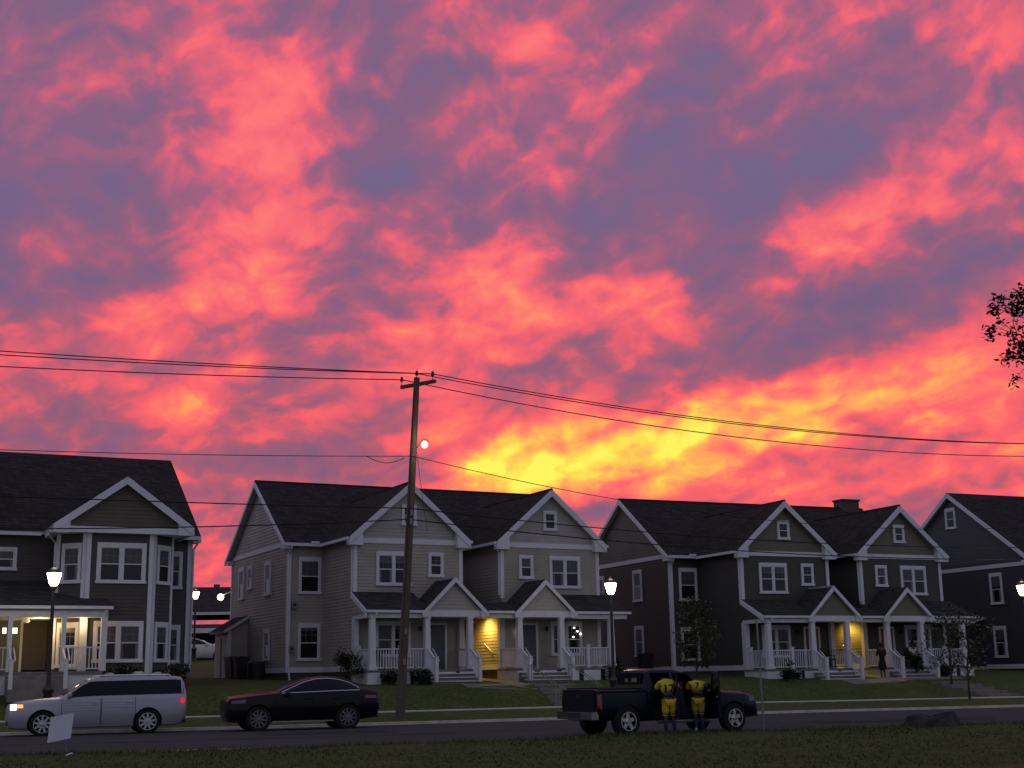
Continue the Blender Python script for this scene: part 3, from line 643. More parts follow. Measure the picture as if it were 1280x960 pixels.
for u in (-3.22, -1.28):
    b = MB(); newel(b, u, vf-1.15, -.5, .62, W_TRIM2, .07); b.tube([(u, vf, zf+.9), (u, vf-1.1, .52)], .04, W_TRIM2, 6); b.tube([(u+.16, vf-.1, zf+.88), (u+.16, vf-.9, zf+.42), (u+.05, vf-.9, zf+.3)], .025, W_TRIM2, 6); b.build('stair_railing', h)
b = MB(); b.lathe((-2.5, .5, 2.14), [(.05, .11), (.13, .08), (.15, 0), (.1, -.05)], WARMGLOBE, 12); b.build('porch_lamp', h)
lamp_light('porch_light', (-2.0, .5, 1.95), (1, .66, .30), 46, .12, h); lamp_light('porch_light', (-.55, -.55, 2.0), (1, .68, .34), 18, .12, h)

# ------------------------------------------------------------------ house at the right edge
H4 = (28.8, 76.6, 1.65, .42)
h = thing('end_house', 'slate blue house with a tall side gable at the right edge', 'house', H4[:3], H4[3])
DD, RR, W4 = 11.7, 10.25, 15.0
b = MB(); zb = .2; zt = 6.0
for o_, d_, n_, L in (((0, DD, 0), -Y, -X, DD), ((0, 0, 0), X, -Y, W4), ((W4, 0, 0), Y, X, DD), ((W4, DD, 0), -X, Y, W4)): b.lap(o_, d_, n_, [(0, zb), (L, zb), (L, zt), (0, zt)], NAVY)
b.build('wall', h)
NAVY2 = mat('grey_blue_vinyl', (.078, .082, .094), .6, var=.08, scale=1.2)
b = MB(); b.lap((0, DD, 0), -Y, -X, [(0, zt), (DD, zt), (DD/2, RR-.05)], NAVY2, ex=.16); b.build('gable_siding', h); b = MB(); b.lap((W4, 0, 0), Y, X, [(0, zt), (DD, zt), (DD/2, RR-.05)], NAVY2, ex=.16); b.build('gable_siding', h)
b = MB(); b.box((.03, .03, -1), (W4-.03, DD-.03, .19), FOUND); b.build('foundation', h)
b = MB(); s4 = (RR-6.1)/(DD/2); e4 = 6.1-.35*s4
b.box((0, -.03, 5.62), (-.05, DD+.03, 5.84), W_TRIM); b.box((-.044, -.044, .0), (.16, 0, 5.6), W_TRIM); b.box((-.043, 0, 0), (0, .16, 5.6), W_TRIM); b.box((-.036, .17, -.06), (0, 4.0, .19), W_TRIM)
for v0, v1 in ((-.35, DD/2), (DD+.35, DD/2)): b.extr([(-.3, v0, e4+.06), (-.3, v1, RR+.06), (-.3, v1, RR-.17), (-.3, v0, e4-.18)], (-.04, 0, 0), W_TRIM)
b.box((-.3, -.35, e4-.17), (0, .3, e4+.05), W_TRIM); b.build('trim', h)
b = MB()
for v0 in (-.35, DD+.35): roof_slab(b, [(-.32, v0, e4+.13), (W4+.3, v0, e4+.13), (W4+.3, DD/2, RR+.13), (-.32, DD/2, RR+.13)], .13, ROOF, W_TRIM)
b.build('roof', h)
for v, z, w, hh in ((6.42, 8.2, .88, 1.28), (3.18, 3.55, .98, 1.8), (3.22, .55, .98, 1.78)): window(h, (-.02, v, z), -Y, -X, w, hh, 1, .8, (2, 2))
b = MB(); roof_slab(b, [(-1.9, 3.9, 2.35), (-.04, 3.9, 2.9), (-.04, 6.2, 2.9), (-1.9, 6.2, 2.35)], .12, ROOF2, W_TRIM); b.build('stoop_roof', h); b = MB(); b.box((-1.7, 4.0, -.1), (-.04, 6.1, .1), CONC); b.build('stoop', h)
for v in (4.1, 6.0): b = MB(); post(b, -1.6, v, .1, 2.3, W_TRIM2, .09, .09, False); b.build('porch_post', h)
# ------------------------------------------------------------------ vehicles
def boolean(o, cutters):
    for c in cutters:
        c.parent = o.parent
        m = o.modifiers.new('cut', 'BOOLEAN'); m.operation = 'DIFFERENCE'; m.object = c; m.solver = 'EXACT'
        try: m.material_mode = 'TRANSFER'
        except Exception: pass
    bpy.context.view_layer.update()
    dg = bpy.context.evaluated_depsgraph_get()
    me = bpy.data.meshes.new_from_object(o.evaluated_get(dg)); o.modifiers.clear(); o.data = me
    for c in cutters: bpy.data.objects.remove(c, do_unlink=True)
    me.polygons.foreach_set('use_smooth', [True]*len(me.polygons))
    try: me.set_sharp_from_angle(angle=radians(32))
    except Exception: pass
class Shell:
    """lofted car body: rows of (x, z bottom, z widest, z belt, z top, w bottom, w widest, w belt, w top)"""
    def __init__(s, keys): s.k = sorted(keys)
    def at(s, x):
        K = s.k
        if x <= K[0][0]: return K[0]
        for a, b in zip(K, K[1:]):
            if x <= b[0]:
                t = (x-a[0])/(b[0]-a[0]); return [p+(q-p)*t for p, q in zip(a, b)]
        return K[-1]
    def sec(s, x):
        _, zb, zm, ze, zt, wb, wm, we, wt = s.at(x)
        h = zt-ze; r = min(.09, h*.35)
        return [(0, zb), (wb*.8, zb), (wb*.96, zb+.03), (wb+(wm-wb)*.55, zb+(zm-zb)*.45), (wm, zm), (wm-.004, zm+(ze-zm)*.35), (we+(wm-we)*.45, zm+(ze-zm)*.75), (we+.006, ze-.03), (we-.012, ze),
                (we+(wt-we)*.5+.012*min(1, h*2), ze+h*.5-r*.3), (wt+.012, zt-r*1.15), (wt-.03, zt-r*.45), (wt-.12, zt-r*.1), (wt*.5, zt), (0, zt+.004)]
    def side(s, x, z):
        P = s.sec(x)[4:13]
        for (y0, z0), (y1, z1) in zip(P, P[1:]):
            if z0 <= z <= z1+1e-6: return y0+(y1-y0)*(z-z0)/max(1e-6, z1-z0)
        if z < P[0][1]:
            Q = s.sec(x)[2:5]
            for (y0, z0), (y1, z1) in zip(Q, Q[1:]):
                if z0 <= z <= z1: return y0+(y1-y0)*(z-z0)/max(1e-6, z1-z0)
            return Q[0][0]
        return P[-1][0]
    def top(s, x, y):
        P = s.sec(x)[8:]
        for (y0, z0), (y1, z1) in zip(P, P[1:]):
            if y1 <= abs(y) <= y0: return z0+(z1-z0)*(abs(y)-y0)/min(-1e-6, y1-y0)
        return P[0][1]
    def loft(s, b, m, n=90):
        x0, x1 = s.k[0][0], s.k[-1][0]
        xs = sorted(set([x0+(x1-x0)*i/n for i in range(n+1)]+[k[0] for k in s.k]))
        vs = []; fs = []; h = len(s.sec(x0)); N = 2*h-2
        for x in xs:
            P = s.sec(x); ring = P+[(-y, z) for y, z in P[-2:0:-1]]
            vs += [(x, y, z) for y, z in ring]
        for i in range(len(xs)-1):
            for k in range(N): fs.append((i*N+k, i*N+(k+1) % N, (i+1)*N+(k+1) % N, (i+1)*N+k))
        fs += [list(range(N))[::-1], [(len(xs)-1)*N+k for k in range(N)]]
        b.add(vs, fs, m)
    def patch(s, b, xa, xb, zl, zh, off, m, sd=1, n=24, k=5, th=.012):
        vs = []; fs = []
        for i in range(n+1):
            x = xa+(xb-xa)*i/n; lo = zl(x) if callable(zl) else zl; hi = zh(x) if callable(zh) else zh
            for j in range(k+1):
                z = lo+(hi-lo)*j/k; vs.append((x, sd*(s.side(x, z)+off), z))
        K = k+1; q = len(vs)
        vs += [(x, y-sd*th, z) for x, y, z in vs]
        for i in range(n):
            for j in range(k):
                a = i*K+j; fs.append((a, a+K, a+K+1, a+1)); 
            fs.append((i*K, (i+1)*K, q+(i+1)*K, q+i*K)); fs.append((i*K+k, (i+1)*K+k, q+(i+1)*K+k, q+i*K+k))
        for j in range(k): fs.append((j, j+1, q+j+1, q+j)); fs.append((n*K+j, n*K+j+1, q+n*K+j+1, q+n*K+j))
        b.add(vs, fs, m)
    def toppatch(s, b, xa, xb, f, off, m, n=10, k=12):
        vs = []; fs = []; nx = (s.top(xb, 0)-s.top(xa, 0))/(xb-xa); nn = Vector((-nx, 0, 1)).normalized()*off
        for i in range(n+1):
            x = xa+(xb-xa)*i/n; w = s.at(x)[8]*f
            for j in range(k+1):
                y = -w+2*w*j/k; vs.append((x+nn.x, y, s.top(x, y)+nn.z))
        K = k+1
        for i in range(n):
            for j in range(k): a = i*K+j; fs.append((a, a+K, a+K+1, a+1))
        b.add(vs, fs, m)
TYRE = mat('tyre_rubber', (.012, .012, .012), .85, var=.2)
ALLOY = mat('alloy', (.55, .55, .57), .25, metal=.9, var=.05)
DALLOY = mat('dark_alloy', (.16, .16, .17), .3, metal=.8, var=.1)
CHROME = mat('chrome', (.75, .75, .75), .12, metal=1, var=.03)
CARGLASS = mat('tinted_glass', (.008, .010, .014), .08, var=.2, scale=1, spec=.14)
INNER2 = mat('door_groove', (.20, .195, .22), .4, var=.05)
INNER = mat('cabin_dark', (.010, .010, .011), .8, var=.3)
HEADOFF = mat('headlight_glass', (.10, .10, .12), .25, metal=.3, var=.4, scale=20)
HEADON = emit('lit_headlight', (1, .86, .62), 9); AMBER = emit('amber_marker', (1, .38, .08), 1.6)
TAILON = emit('lit_tail_light', (1, .03, .045), .55); TAIL = mat('tail_light', (.16, .012, .010), .15, var=.3, scale=20, coat=1)
def wheel(par, x, y, r, w, sd, rimm, spokes=10, rr=.70, name='wheel'):
    b = MB(); q = sd
    b.lathe((x, y, r), [(r*rr, -w/2), (r*.93, -w/2), (r, -w*.36), (r, w*.36), (r*.93, w/2), (r*rr, w/2), (r*rr, -w/2)], TYRE, 36, 'y', False)
    b.lathe((x, y-q*w*.1, r), [(.02, -.02), (r*rr, -.02), (r*rr, .02), (.02, .02)], INNER, 30, 'y')
    o = b.build('wheel', par, True, sharp=35)
    b = MB(); yo = y+q*w*.40
    b.lathe((x, yo, r), [(r*rr, -.06), (r*rr*1.0, .035), (r*rr*.93, .035), (r*rr*.90, -.06), (r*rr, -.06)], rimm, 36, 'y', False)
    b.lathe((x, yo, r), [(.075, -.05), (.075, .012), (.05, .03), (.01, .03)] if q > 0 else [(.075, .05), (.075, -.012), (.05, -.03), (.01, -.03)], rimm, 14, 'y')
    for i in range(spokes):
        a = 2*pi*(i+.25)/spokes; d = Vector((cos(a), 0, sin(a))); t = Vector((-sin(a), 0, cos(a))); wd = .05 if spokes > 7 else .085
        c = Vector((x, yo-.012, r)); b.extr([c+d*.05-t*wd*.7, c+d*r*rr*.94-t*wd*.5, c+d*r*rr*.94+t*wd*.5, c+d*.05+t*wd*.7], (0, .03, 0), rimm)
    b.build('rim', o, True, sharp=30)
    return o
def arches(pos, W, r, m):
    out = []
    for x in pos:
        for sd in (-1, 1):
            b = MB(); y = sd*(W-.17); b.lathe((x, y, r*1.0), [(r+.055, -.22), (r+.055, .22)], m, 32, 'y'); out.append(b.build('cutter'))
    return out

# silver wagon, nose along +x of its own frame
def wagon(label, loc, rz, sc, paint, lit=True):
    t = thing('station_wagon', label, 'car', loc, rz); t.scale = (sc[0], sc[1], sc[2])
    s = Shell([(2.50, .42, .6, .74, .82, .50, .62, .58, .45), (2.44, .26, .55, .86, .94, .74, .84, .78, .62), (2.15, .22, .55, .95, 1.03, .85, .93, .87, .74), (1.5, .22, .62, 1.02, 1.10, .88, .96, .91, .80),
               (1.02, .22, .62, 1.08, 1.14, .88, .965, .93, .82), (.42, .22, .62, 1.12, 1.56, .88, .965, .93, .73), (.22, .22, .62, 1.13, 1.675, .88, .965, .93, .72), (-.1, .22, .62, 1.14, 1.72, .88, .965, .93, .72), (-1.2, .22, .62, 1.15, 1.74, .88, .965, .93, .72),
               (-2.3, .24, .62, 1.16, 1.725, .88, .96, .92, .72), (-2.5, .30, .65, 1.16, 1.69, .86, .95, .91, .71), (-2.58, .36, .68, 1.15, 1.55, .82, .93, .88, .70), (-2.63, .42, .7, 1.13, 1.2, .78, .90, .86, .78)])
    b = MB(); s.loft(b, paint); b.mi(INNER); o = b.build('body', t); boolean(o, arches((1.50, -1.50), .965, .37, INNER))
    for x in (1.5, -1.5):
        for sd in (-1, 1): wheel(t, x, sd*.82, .37, .24, sd, ALLOY, 9)
    belt = lambda x: s.at(x)[3]+.025
    for sd in (-1, 1):
        b = MB(); s.patch(b, .80, -2.545, lambda x: belt(x), lambda x: min(s.at(x)[4]-.10, s.at(x)[3]+.46) if x < .3 else max(belt(x)+.01, s.at(x)[4]-.09), .006, CARGLASS, sd, 40); b.build('side_window', t, True)
        for xa, xb in ((.98, -.12), (-.15, -1.12)):
            b = MB(); s.patch(b, xa, xb, lambda x: .34 if abs(x+1.5) > .5 else .34+sqrt(max(0, .46**2-(x+1.5)**2)), lambda x: s.at(x)[3]-.012, .007, paint, sd, 24)
            for xs in (xa, xb): s.patch(b, xs-.007, xs+.007, .33, lambda x: s.at(x)[3]+.0, .0085, INNER, sd, 1, 8)
            for zs in (.72, .80, .88, .96): s.patch(b, xa-.03, xb+.03, zs if not (xb < -1 and zs < .8) else .80, (zs if not (xb < -1 and zs < .8) else .80)+.012, .0082, INNER2, sd, 12, 1)
            d = b.build('door', t, True)
            b = MB(); xx = xb+.16; yy = s.side(xx, .95)+.02; b.obox((xx-.1, sd*yy, .96), (.2, 0, 0), (0, sd*.025, 0), (0, 0, .035), CHROME); b.build('handle', d)
        b = MB(); s.patch(b, 1.05, -1.05, .20, .27, .012, CHROME, sd, 10, 2); b.build('sill_trim', t, True)
        b = MB(); b.ball((.78, sd*1.03, 1.20), .11, paint, 12, (.7, 1, .75)); b.obox((.74, sd*.9, 1.12), (.09, 0, 0), (0, sd*.12, 0), (0, 0, .05), BLACK); b.build('mirror', t, True)
        b = MB(); s.patch(b, 2.40, 2.24, .80, .95, .010, HEADON if lit else HEADOFF, sd, 8, 3); b.build('headlight', t, True)
        b = MB(); s.patch(b, 2.22, 2.06, .85, .95, .010, AMBER if lit else HEADOFF, sd, 6, 2); b.build('indicator', t, True)
        b = MB(); s.patch(b, -2.45, -2.57, .90, 1.06, .012, TAILON if lit else TAIL, sd, 6, 4); b.build('tail_light', t, True)
    b = MB(); s.toppatch(b, .94, .26, .93, .006, CARGLASS); b.build('windshield', t, True)
    b = MB(); s.toppatch(b, -2.505, -2.60, .9, .006, CARGLASS); b.build('rear_window', t, True)
    b = MB()
    for z in (.66, .74, .82): b.box((2.38+.03*(.9-z)*3, -.6, z), (2.50, .6, z+.03), CHROME)
    b.box((2.46, -.5, .64), (2.49, .5, .86), BLACK); b.build('grille', t)
    b = MB(); b.box((2.40, -.72, .34), (2.485, .72, .48), DARKP); b.box((-2.64, -.8, .3), (-2.50, .8, .42), DARKP); b.build('bumper', t)
    b = MB()
    for sd in (-1, 1): b.tube([(.0, sd*.66, 1.73), (-.05, sd*.66, 1.77), (-2.1, sd*.66, 1.775), (-2.15, sd*.66, 1.73)], .018, CHROME, 6)
    b.build('roof_rail', t)
    return t
SILVER = mat('silver_paint', (.37, .36, .41), .35, metal=.2, var=.03, spec=.4)
GREYP = mat('graphite_paint', (.006, .006, .008), .28, metal=0, var=.05, spec=.20)
NAVYP = mat('navy_paint', (.004, .006, .016), .32, metal=0, var=.1, spec=.20)
WHITEP = mat('white_paint', (.55, .55, .58), .35, var=.04, coat=.6)
VAN = wagon('silver boxy station wagon with lit headlight and tail light parked by the kerb', (-13.72, 45.25, .0), .38+pi, (1.07, 1.0, 1.05), SILVER)

def coupe(name, label, loc, rz, paint, group=None, rim=DALLOY):
    t = thing(name, label, 'car', loc, rz, group)
    s = Shell([(2.46, .42, .66, .93, 1.00, .60, .74, .68, .54), (2.38, .32, .62, 1.04, 1.09, .82, .90, .82, .66), (2.05, .30, .64, 1.07, 1.13, .88, .97, .89, .74), (1.47, .30, .70, 1.15, 1.20, .9, .99, .92, .78),
               (.92, .30, .71, 1.19, 1.235, .9, .99, .93, .80), (.4, .30, .70, 1.20, 1.46, .9, .99, .93, .74), (.0, .30, .70, 1.21, 1.60, .9, .99, .93, .68), (-.35, .30, .70, 1.22, 1.69, .9, .99, .93, .65), (-.75, .30, .70, 1.23, 1.725, .9, .99, .93, .64), (-1.15, .30, .70, 1.24, 1.70, .9, .99, .92, .63),
               (-1.6, .30, .72, 1.25, 1.60, .9, .99, .91, .62), (-2.0, .32, .74, 1.25, 1.44, .88, .98, .89, .64), (-2.32, .36, .76, 1.22, 1.29, .84, .95, .85, .70), (-2.46, .42, .76, 1.17, 1.22, .80, .92, .82, .68), (-2.54, .50, .76, 1.08, 1.13, .70, .85, .75, .62)])
    b = MB(); s.loft(b, paint); o = b.build('body', t); boolean(o, arches((1.47, -1.46), .99, .405, INNER))
    for x in (1.47, -1.46):
        for sd in (-1, 1): wheel(t, x, sd*.84, .405, .27, sd, rim, 10, .68)
    lo = lambda x: s.at(x)[3]+.02
    arc = [(.72, 1.22), (.35, 1.37), (0, 1.52), (-.4, 1.615), (-.8, 1.64), (-1.2, 1.59), (-1.55, 1.49), (-1.80, 1.36), (-1.86, 1.29)]
    hi = lambda x: max(lo(x)+.012, min(interp([(-a, z) for a, z in arc], -x), s.at(x)[4]-.07))
    for sd in (-1, 1):
        b = MB(); s.patch(b, .70, -1.84, lo, hi, .006, CARGLASS, sd, 40); b.build('side_window', t, True)
        b = MB(); n = 30; P = [(.72-2.57*i/n) for i in range(n+1)]
        b.tube([(x, sd*(s.side(x, lo(x)-.01)+.008), lo(x)-.01) for x in P], .014, CHROME, 5); b.tube([(x, sd*(s.side(x, hi(x)+.015)+.008), hi(x)+.015) for x in P], .014, CHROME, 5); b.build('window_trim', t, True)
        for xa, xb in ((.95, -.25), (-.28, -1.25)):
            b = MB(); s.patch(b, xa, xb, lambda x: .36 if abs(x+1.46) > .5 else .36+sqrt(max(0, .48**2-(x+1.46)**2)), lambda x: s.at(x)[3]-.02, .007, paint, sd, 20)
            for xs in (xa, xb+.0): s.patch(b, xs-.006, xs+.006, .36 if xs > -1 else .80, lambda x: s.at(x)[3]-.02, .0085, INNER, sd, 1, 8)
            d = b.build('door', t, True)
            b = MB(); xx = xb+.16; yy = s.side(xx, 1.0)+.012; b.obox((xx-.1, sd*yy, .99), (.2, 0, 0), (0, sd*.025, 0), (0, 0, .035), paint); b.build('handle', d)
        b = MB(); s.patch(b, 1.0, -1.0, .29, .325, .02, CHROME, sd, 10, 2); b.build('sill_trim', t, True)
        b = MB(); b.ball((.55, sd*1.05, 1.20), .12, paint, 12, (.7, 1, .75)); b.obox((.52, sd*.9, 1.12), (.08, 0, 0), (0, sd*.14, 0), (0, 0, .05), BLACK); b.build('mirror', t, True)
        b = MB(); s.patch(b, 2.33, 1.88, lambda x: .90+.03*(2.33-x), lambda x: .985+.1*(2.33-x), .010, HEADOFF, sd, 10, 3); b.build('headlight', t, True)
        b = MB(); s.patch(b, -2.02, -2.42, lambda x: 1.0, lambda x: 1.09, .012, TAIL, sd, 10, 3); b.build('tail_light', t, True)
    b = MB(); s.toppatch(b, .86, -.28, .93, .006, CARGLASS); b.build('windshield', t, True)
    b = MB(); s.toppatch(b, -1.25, -2.1, .88, .006, CARGLASS); b.build('rear_window', t, True)
    b = MB()
    for sd in (-1, 1):
        b.box((2.30, sd*.06, .62), (2.40, sd*.34, .86), BLACK)
        for i in range(6): q = .08+i*.045; b.box((2.36, sd*q, .63), (2.425, sd*(q+.015), .85), CHROME)
    b.build('grille', t)
    b = MB(); b.box((2.26, -.7, .34), (2.40, .7, .5), DARKP); b.box((-2.53, -.7, .36), (-2.42, .7, .52), DARKP); b.build('bumper', t)
    return t
SUV = coupe('sloping_suv', 'dark graphite sport utility car with sloping roof parked behind the silver wagon', (-7.25, 46.30, 0), .35+pi, GREYP)

# navy pickup with open doors
TRK = thing('pickup_truck', 'navy pickup truck with an open front door at the edge of the grass', 'truck', (4.06, 39.18, 0), .50)
s = Shell([(2.72, .52, .70, .88, .95, .58, .70, .66, .5), (2.62, .40, .66, .95, 1.03, .80, .88, .82, .66), (2.25, .38, .68, 1.04, 1.11, .87, .95, .88, .74), (1.3, .38, .70, 1.10, 1.17, .89, .955, .90, .78), (1.05, .38, .7, 1.12, 1.20, .89, .955, .9, .78),
           (.55, .38, .7, 1.15, 1.56, .89, .955, .91, .70), (.30, .38, .7, 1.16, 1.70, .89, .955, .91, .68), (-.05, .38, .7, 1.17, 1.77, .89, .955, .91, .67), (-.70, .38, .7, 1.18, 1.775, .89, .955, .91, .67), (-.96, .38, .7, 1.18, 1.73, .89, .955, .91, .67), (-1.08, .38, .7, 1.18, 1.30, .89, .955, .90, .74)])
b = MB(); s.loft(b, NAVYP); o = b.build('body', TRK)
cut = arches((1.80,), .955, .40, INNER)
b = MB(); b.prism([(1.00, .44), (1.02, 1.10), (.42, 1.60), (.30, 1.64), (-.14, 1.66), (-.14, .44)], 'v', -1.3, -.22, INNER); cut.append(b.build('cutter'))
b = MB(); b.prism([(-.22, .44), (-.22, 1.66), (-.84, 1.66), (-.92, 1.2), (-.92, .44)], 'v', -1.3, -.22, INNER); cut.append(b.build('cutter'))
boolean(o, cut)
SEAT = mat('seat_cloth', (.035, .034, .036), .9, var=.2)
for x in (.30, -.70):
    b = MB(); b.box((x-.1, -.68, .46), (x+.38, -.24, .72), SEAT); b.extr([(x-.12, -.68, .70), (x+.02, -.68, .70), (x-.06, -.68, 1.42), (x-.2, -.68, 1.40)], (0, .44, 0), SEAT); b.build('seat', TRK)
b = MB(); zt = 1.24                                            # bed
bs = Shell([(-1.11, .40, .72, 1.14, zt, .89, .95, .92, .90), (-2.6, .42, .74, 1.15, zt+.01, .89, .95, .92, .90), (-2.70, .50, .78, 1.13, zt, .86, .93, .90, .87)])
bs.loft(b, NAVYP, 40); bed = b.build('cargo_bed', TRK)
cut = arches((-1.76,), .95, .40, INNER); b = MB(); b.box((-1.17, -.77, .72), (-2.62, .77, 1.6), DARKP); cut.append(b.build('cutter')); boolean(bed, cut)
for x in (1.80, -1.76):
    for sd in (-1, 1): wheel(TRK, x, sd*.82, .40, .27, sd, ALLOY, 5, .62)
for sd in (-1, 1):
    b = MB(); bs.patch(b, -2.58, -2.70, .74, 1.12, .008, TAIL, sd, 4, 4); b.build('tail_light', TRK, True)
    b = MB(); s.patch(b, 2.58, 2.36, .84, .97, .012, HEADOFF, sd, 6, 3); b.build('headlight', TRK, True)
    b = MB(); b.ball((.84, sd*1.08, 1.26), .13, NAVYP if sd > 0 else BLACK, 12, (.6, .9, .8)); b.obox((.80, sd*.9, 1.15), (.08, 0, 0), (0, sd*.15, 0), (0, 0, .05), BLACK)
    if sd > 0: b.build('mirror', TRK, True)
    b = MB(); b.tube([(.95, sd*1.0, .36), (-.85, sd*1.0, .36)], .045, GALV, 8); b.build('side_step', TRK)
b = MB(); s.patch(b, .78, -.90, lambda x: s.at(x)[3]+.03, lambda x: max(s.at(x)[3]+.04, s.at(x)[4]-.11), .006, CARGLASS, 1, 24); b.build('side_window', TRK, True)
b = MB(); s.toppatch(b, .98, .33, .93, .006, CARGLASS); b.build('windshield', TRK, True)
b = MB(); b.obox((-1.085, -.58, 1.36), (.065, 0, .30), (0, 1.16, 0), (-.02, 0, .004), CARGLASS); rw = b.build('rear_window', TRK); b = MB(); b.box((-1.103, -.42, 1.42), (-1.094, -.16, 1.53), GALV); b.build('glint_plate', rw); b = MB(); b.box((-1.103, .02, 1.42), (-1.094, .16, 1.52), GALV); b.build('glint_plate', rw)  # two pale plates stand in for bright reflections on the cab's rear glass
b = MB(); b.box((-2.72, -.78, .68), (-2.695, .78, 1.22), NAVYP); b.box((-2.735, -.12, 1.02), (-2.72, .12, 1.10), BLACK); b.box((-2.725, -.6, .82), (-2.72, .6, .96), NAVYP); b.build('tailgate', TRK)
b = MB(); b.obox((-2.88, -.9, .46), (.22, 0, 0), (0, 1.8, 0), (0, 0, .20), CHROME); b.obox((-2.885, -.32, .50), (.01, 0, 0), (0, .64, 0), (0, 0, .13), DARKP); b.build('rear_bumper', TRK)
b = MB(); b.box((2.60, -.72, .42), (2.78, .72, .62), DARKP); b.build('front_bumper', TRK)
b = MB(); b.box((2.66, -.5, .68), (2.735, .5, .90), BLACK)
for z in (.72, .79, .86): b.box((2.70, -.48, z), (2.745, .48, z+.02), CHROME)
b.build('grille', TRK)
b = MB(); b.tube([(-1.16, .80, 1.26), (-2.6, .80, 1.265)], .025, DARKP, 6); b.tube([(-1.16, -.80, 1.26), (-2.6, -.80, 1.265)], .025, DARKP, 6); b.build('bed_rail', TRK)
for nm, hx, ln, ang in (('front', 1.00, .98, 68), ('rear', -.22, .68, 62)):     # doors swung open about their front hinge
    a = radians(180-ang); d = Vector((cos(a)*-1*-1, 0, 0)); d = Vector((-cos(radians(ang)), -sin(radians(ang)), 0)); nn = Vector((-d.y, d.x, 0))
    p = Vector((hx, -.935, 0))
    b = MB(); b.obox(p+Z*.44-nn*.05, d*ln, nn*.09, Z*.70, NAVYP); b.obox(p+Z*.52+nn*.04, d*(ln*.9), nn*.03, Z*.56, INNER); dr = b.build('door', TRK)
    b = MB(); tl = -.12
    for q0, q1, z1, z2 in ((ln*.34 if nm == 'front' else .02, 0, 1.64, 1.14), ):
        b.tube([p+d*.02+Z*1.14, p+d*q0+Z*1.64, p+d*(ln-.04)+Z*1.66, p+d*(ln-.02)+Z*1.14], .028, NAVYP, 6)
    b.build('window_frame', dr)
    b = MB(); b.poly([p+d*.05+Z*1.14, p+d*(ln-.05)+Z*1.14, p+d*(ln-.06)+Z*1.64, p+d*(q0+.02)+Z*1.62], CARGLASS); b.build('pane', dr)
    b = MB(); b.obox(p+d*(ln-.2)+Z*.98-nn*.08, d*.16, nn*.02, Z*.04, CHROME); b.build('handle', dr)
b = MB(); b.ball((.84-.2, -1.28, 1.28), .12, BLACK, 12, (.8, .6, .9)); b.build('mirror', TRK, True)

# ------------------------------------------------------------------ people
SKIN = mat('dark_skin', (.075, .042, .028), .55, var=.1, scale=20)
HAIR = mat('black_hair', (.010, .009, .008), .7, var=.3, scale=40)
YELLOW = mat('yellow_jersey_cloth', (.50, .39, .022), .8, var=.18, scale=7, bump=.9, bscale=9)
DKBLUE = mat('dark_blue_cloth', (.014, .022, .045), .8, var=.15, scale=8)
BLUES = mat('blue_sock_cloth', (.013, .028, .085), .85, var=.15, scale=12)
WHITEC = mat('white_cloth', (.5, .5, .5), .85, var=.08)
BLKC = mat('black_cloth', (.010, .010, .011), .9, var=.25, scale=8)
def skin(name, J, E, m, par, sub=2):
    """one continuous surface grown over a skeleton; J: name -> (point, radius)"""
    ks = list(J); me = bpy.data.meshes.new(name)
    me.from_pydata([J[k][0] for k in ks], [(ks.index(a), ks.index(b)) for a, b in E], [])
    o = bpy.data.objects.new(name, me); COL.objects.link(o)
    md = o.modifiers.new('skin', 'SKIN'); md.use_smooth_shade = True
    for i, k in enumerate(ks):
        r = J[k][1]; me.skin_vertices[0].data[i].radius = r if isinstance(r, tuple) else (r, r)
    me.skin_vertices[0].data[0].use_root = True
    sd = o.modifiers.new('sub', 'SUBSURF'); sd.levels = sub; sd.render_levels = sub
    bpy.context.view_layer.update(); dg = bpy.context.evaluated_depsgraph_get()
    n = bpy.data.meshes.new_from_object(o.evaluated_get(dg)); o.modifiers.clear(); o.data = n
    n.materials.clear(); n.materials.append(m); n.polygons.foreach_set('use_smooth', [True]*len(n.polygons))
    if par: o.parent = par
    return o
def hand(b, wrist, d, side, m):
    """palm, four unequal fingers and a thumb, slightly curled"""
    d = Vector(d).normalized(); up = Z if abs(d.z) < .9 else Y; s_ = d.cross(up).normalized()*side; n = s_.cross(d).normalized()
    w = Vector(wrist)
    b.tube([w, w+d*.04, w+d*.09], [.024, .036, .034], m, 8)
    for i, (L, o_) in enumerate(((.068, .027), (.078, .009), (.073, -.009), (.056, -.026))):
        p = w+d*.085+s_*o_; b.tube([p, p+d*L*.5-n*.006, p+d*L*.85-n*.026, p+d*L*.95-n*.042], [.0095, .009, .008, .006], m, 6)
    p = w+d*.03+s_*.03; b.tube([p, p+s_*.026+d*.025, p+s_*.03+d*.055-n*.015], [.012, .011, .008], m, 6)
def join_mesh(o, b):
    bm = bmesh.new(); bm.from_mesh(o.data); tmp = bpy.data.meshes.new('t'); tmp.from_pydata(b.v, [], b.f); bm.from_mesh(tmp); bm.to_mesh(o.data); bm.free(); bpy.data.meshes.remove(tmp)
    o.data.polygons.foreach_set('use_smooth', [True]*len(o.data.polygons))
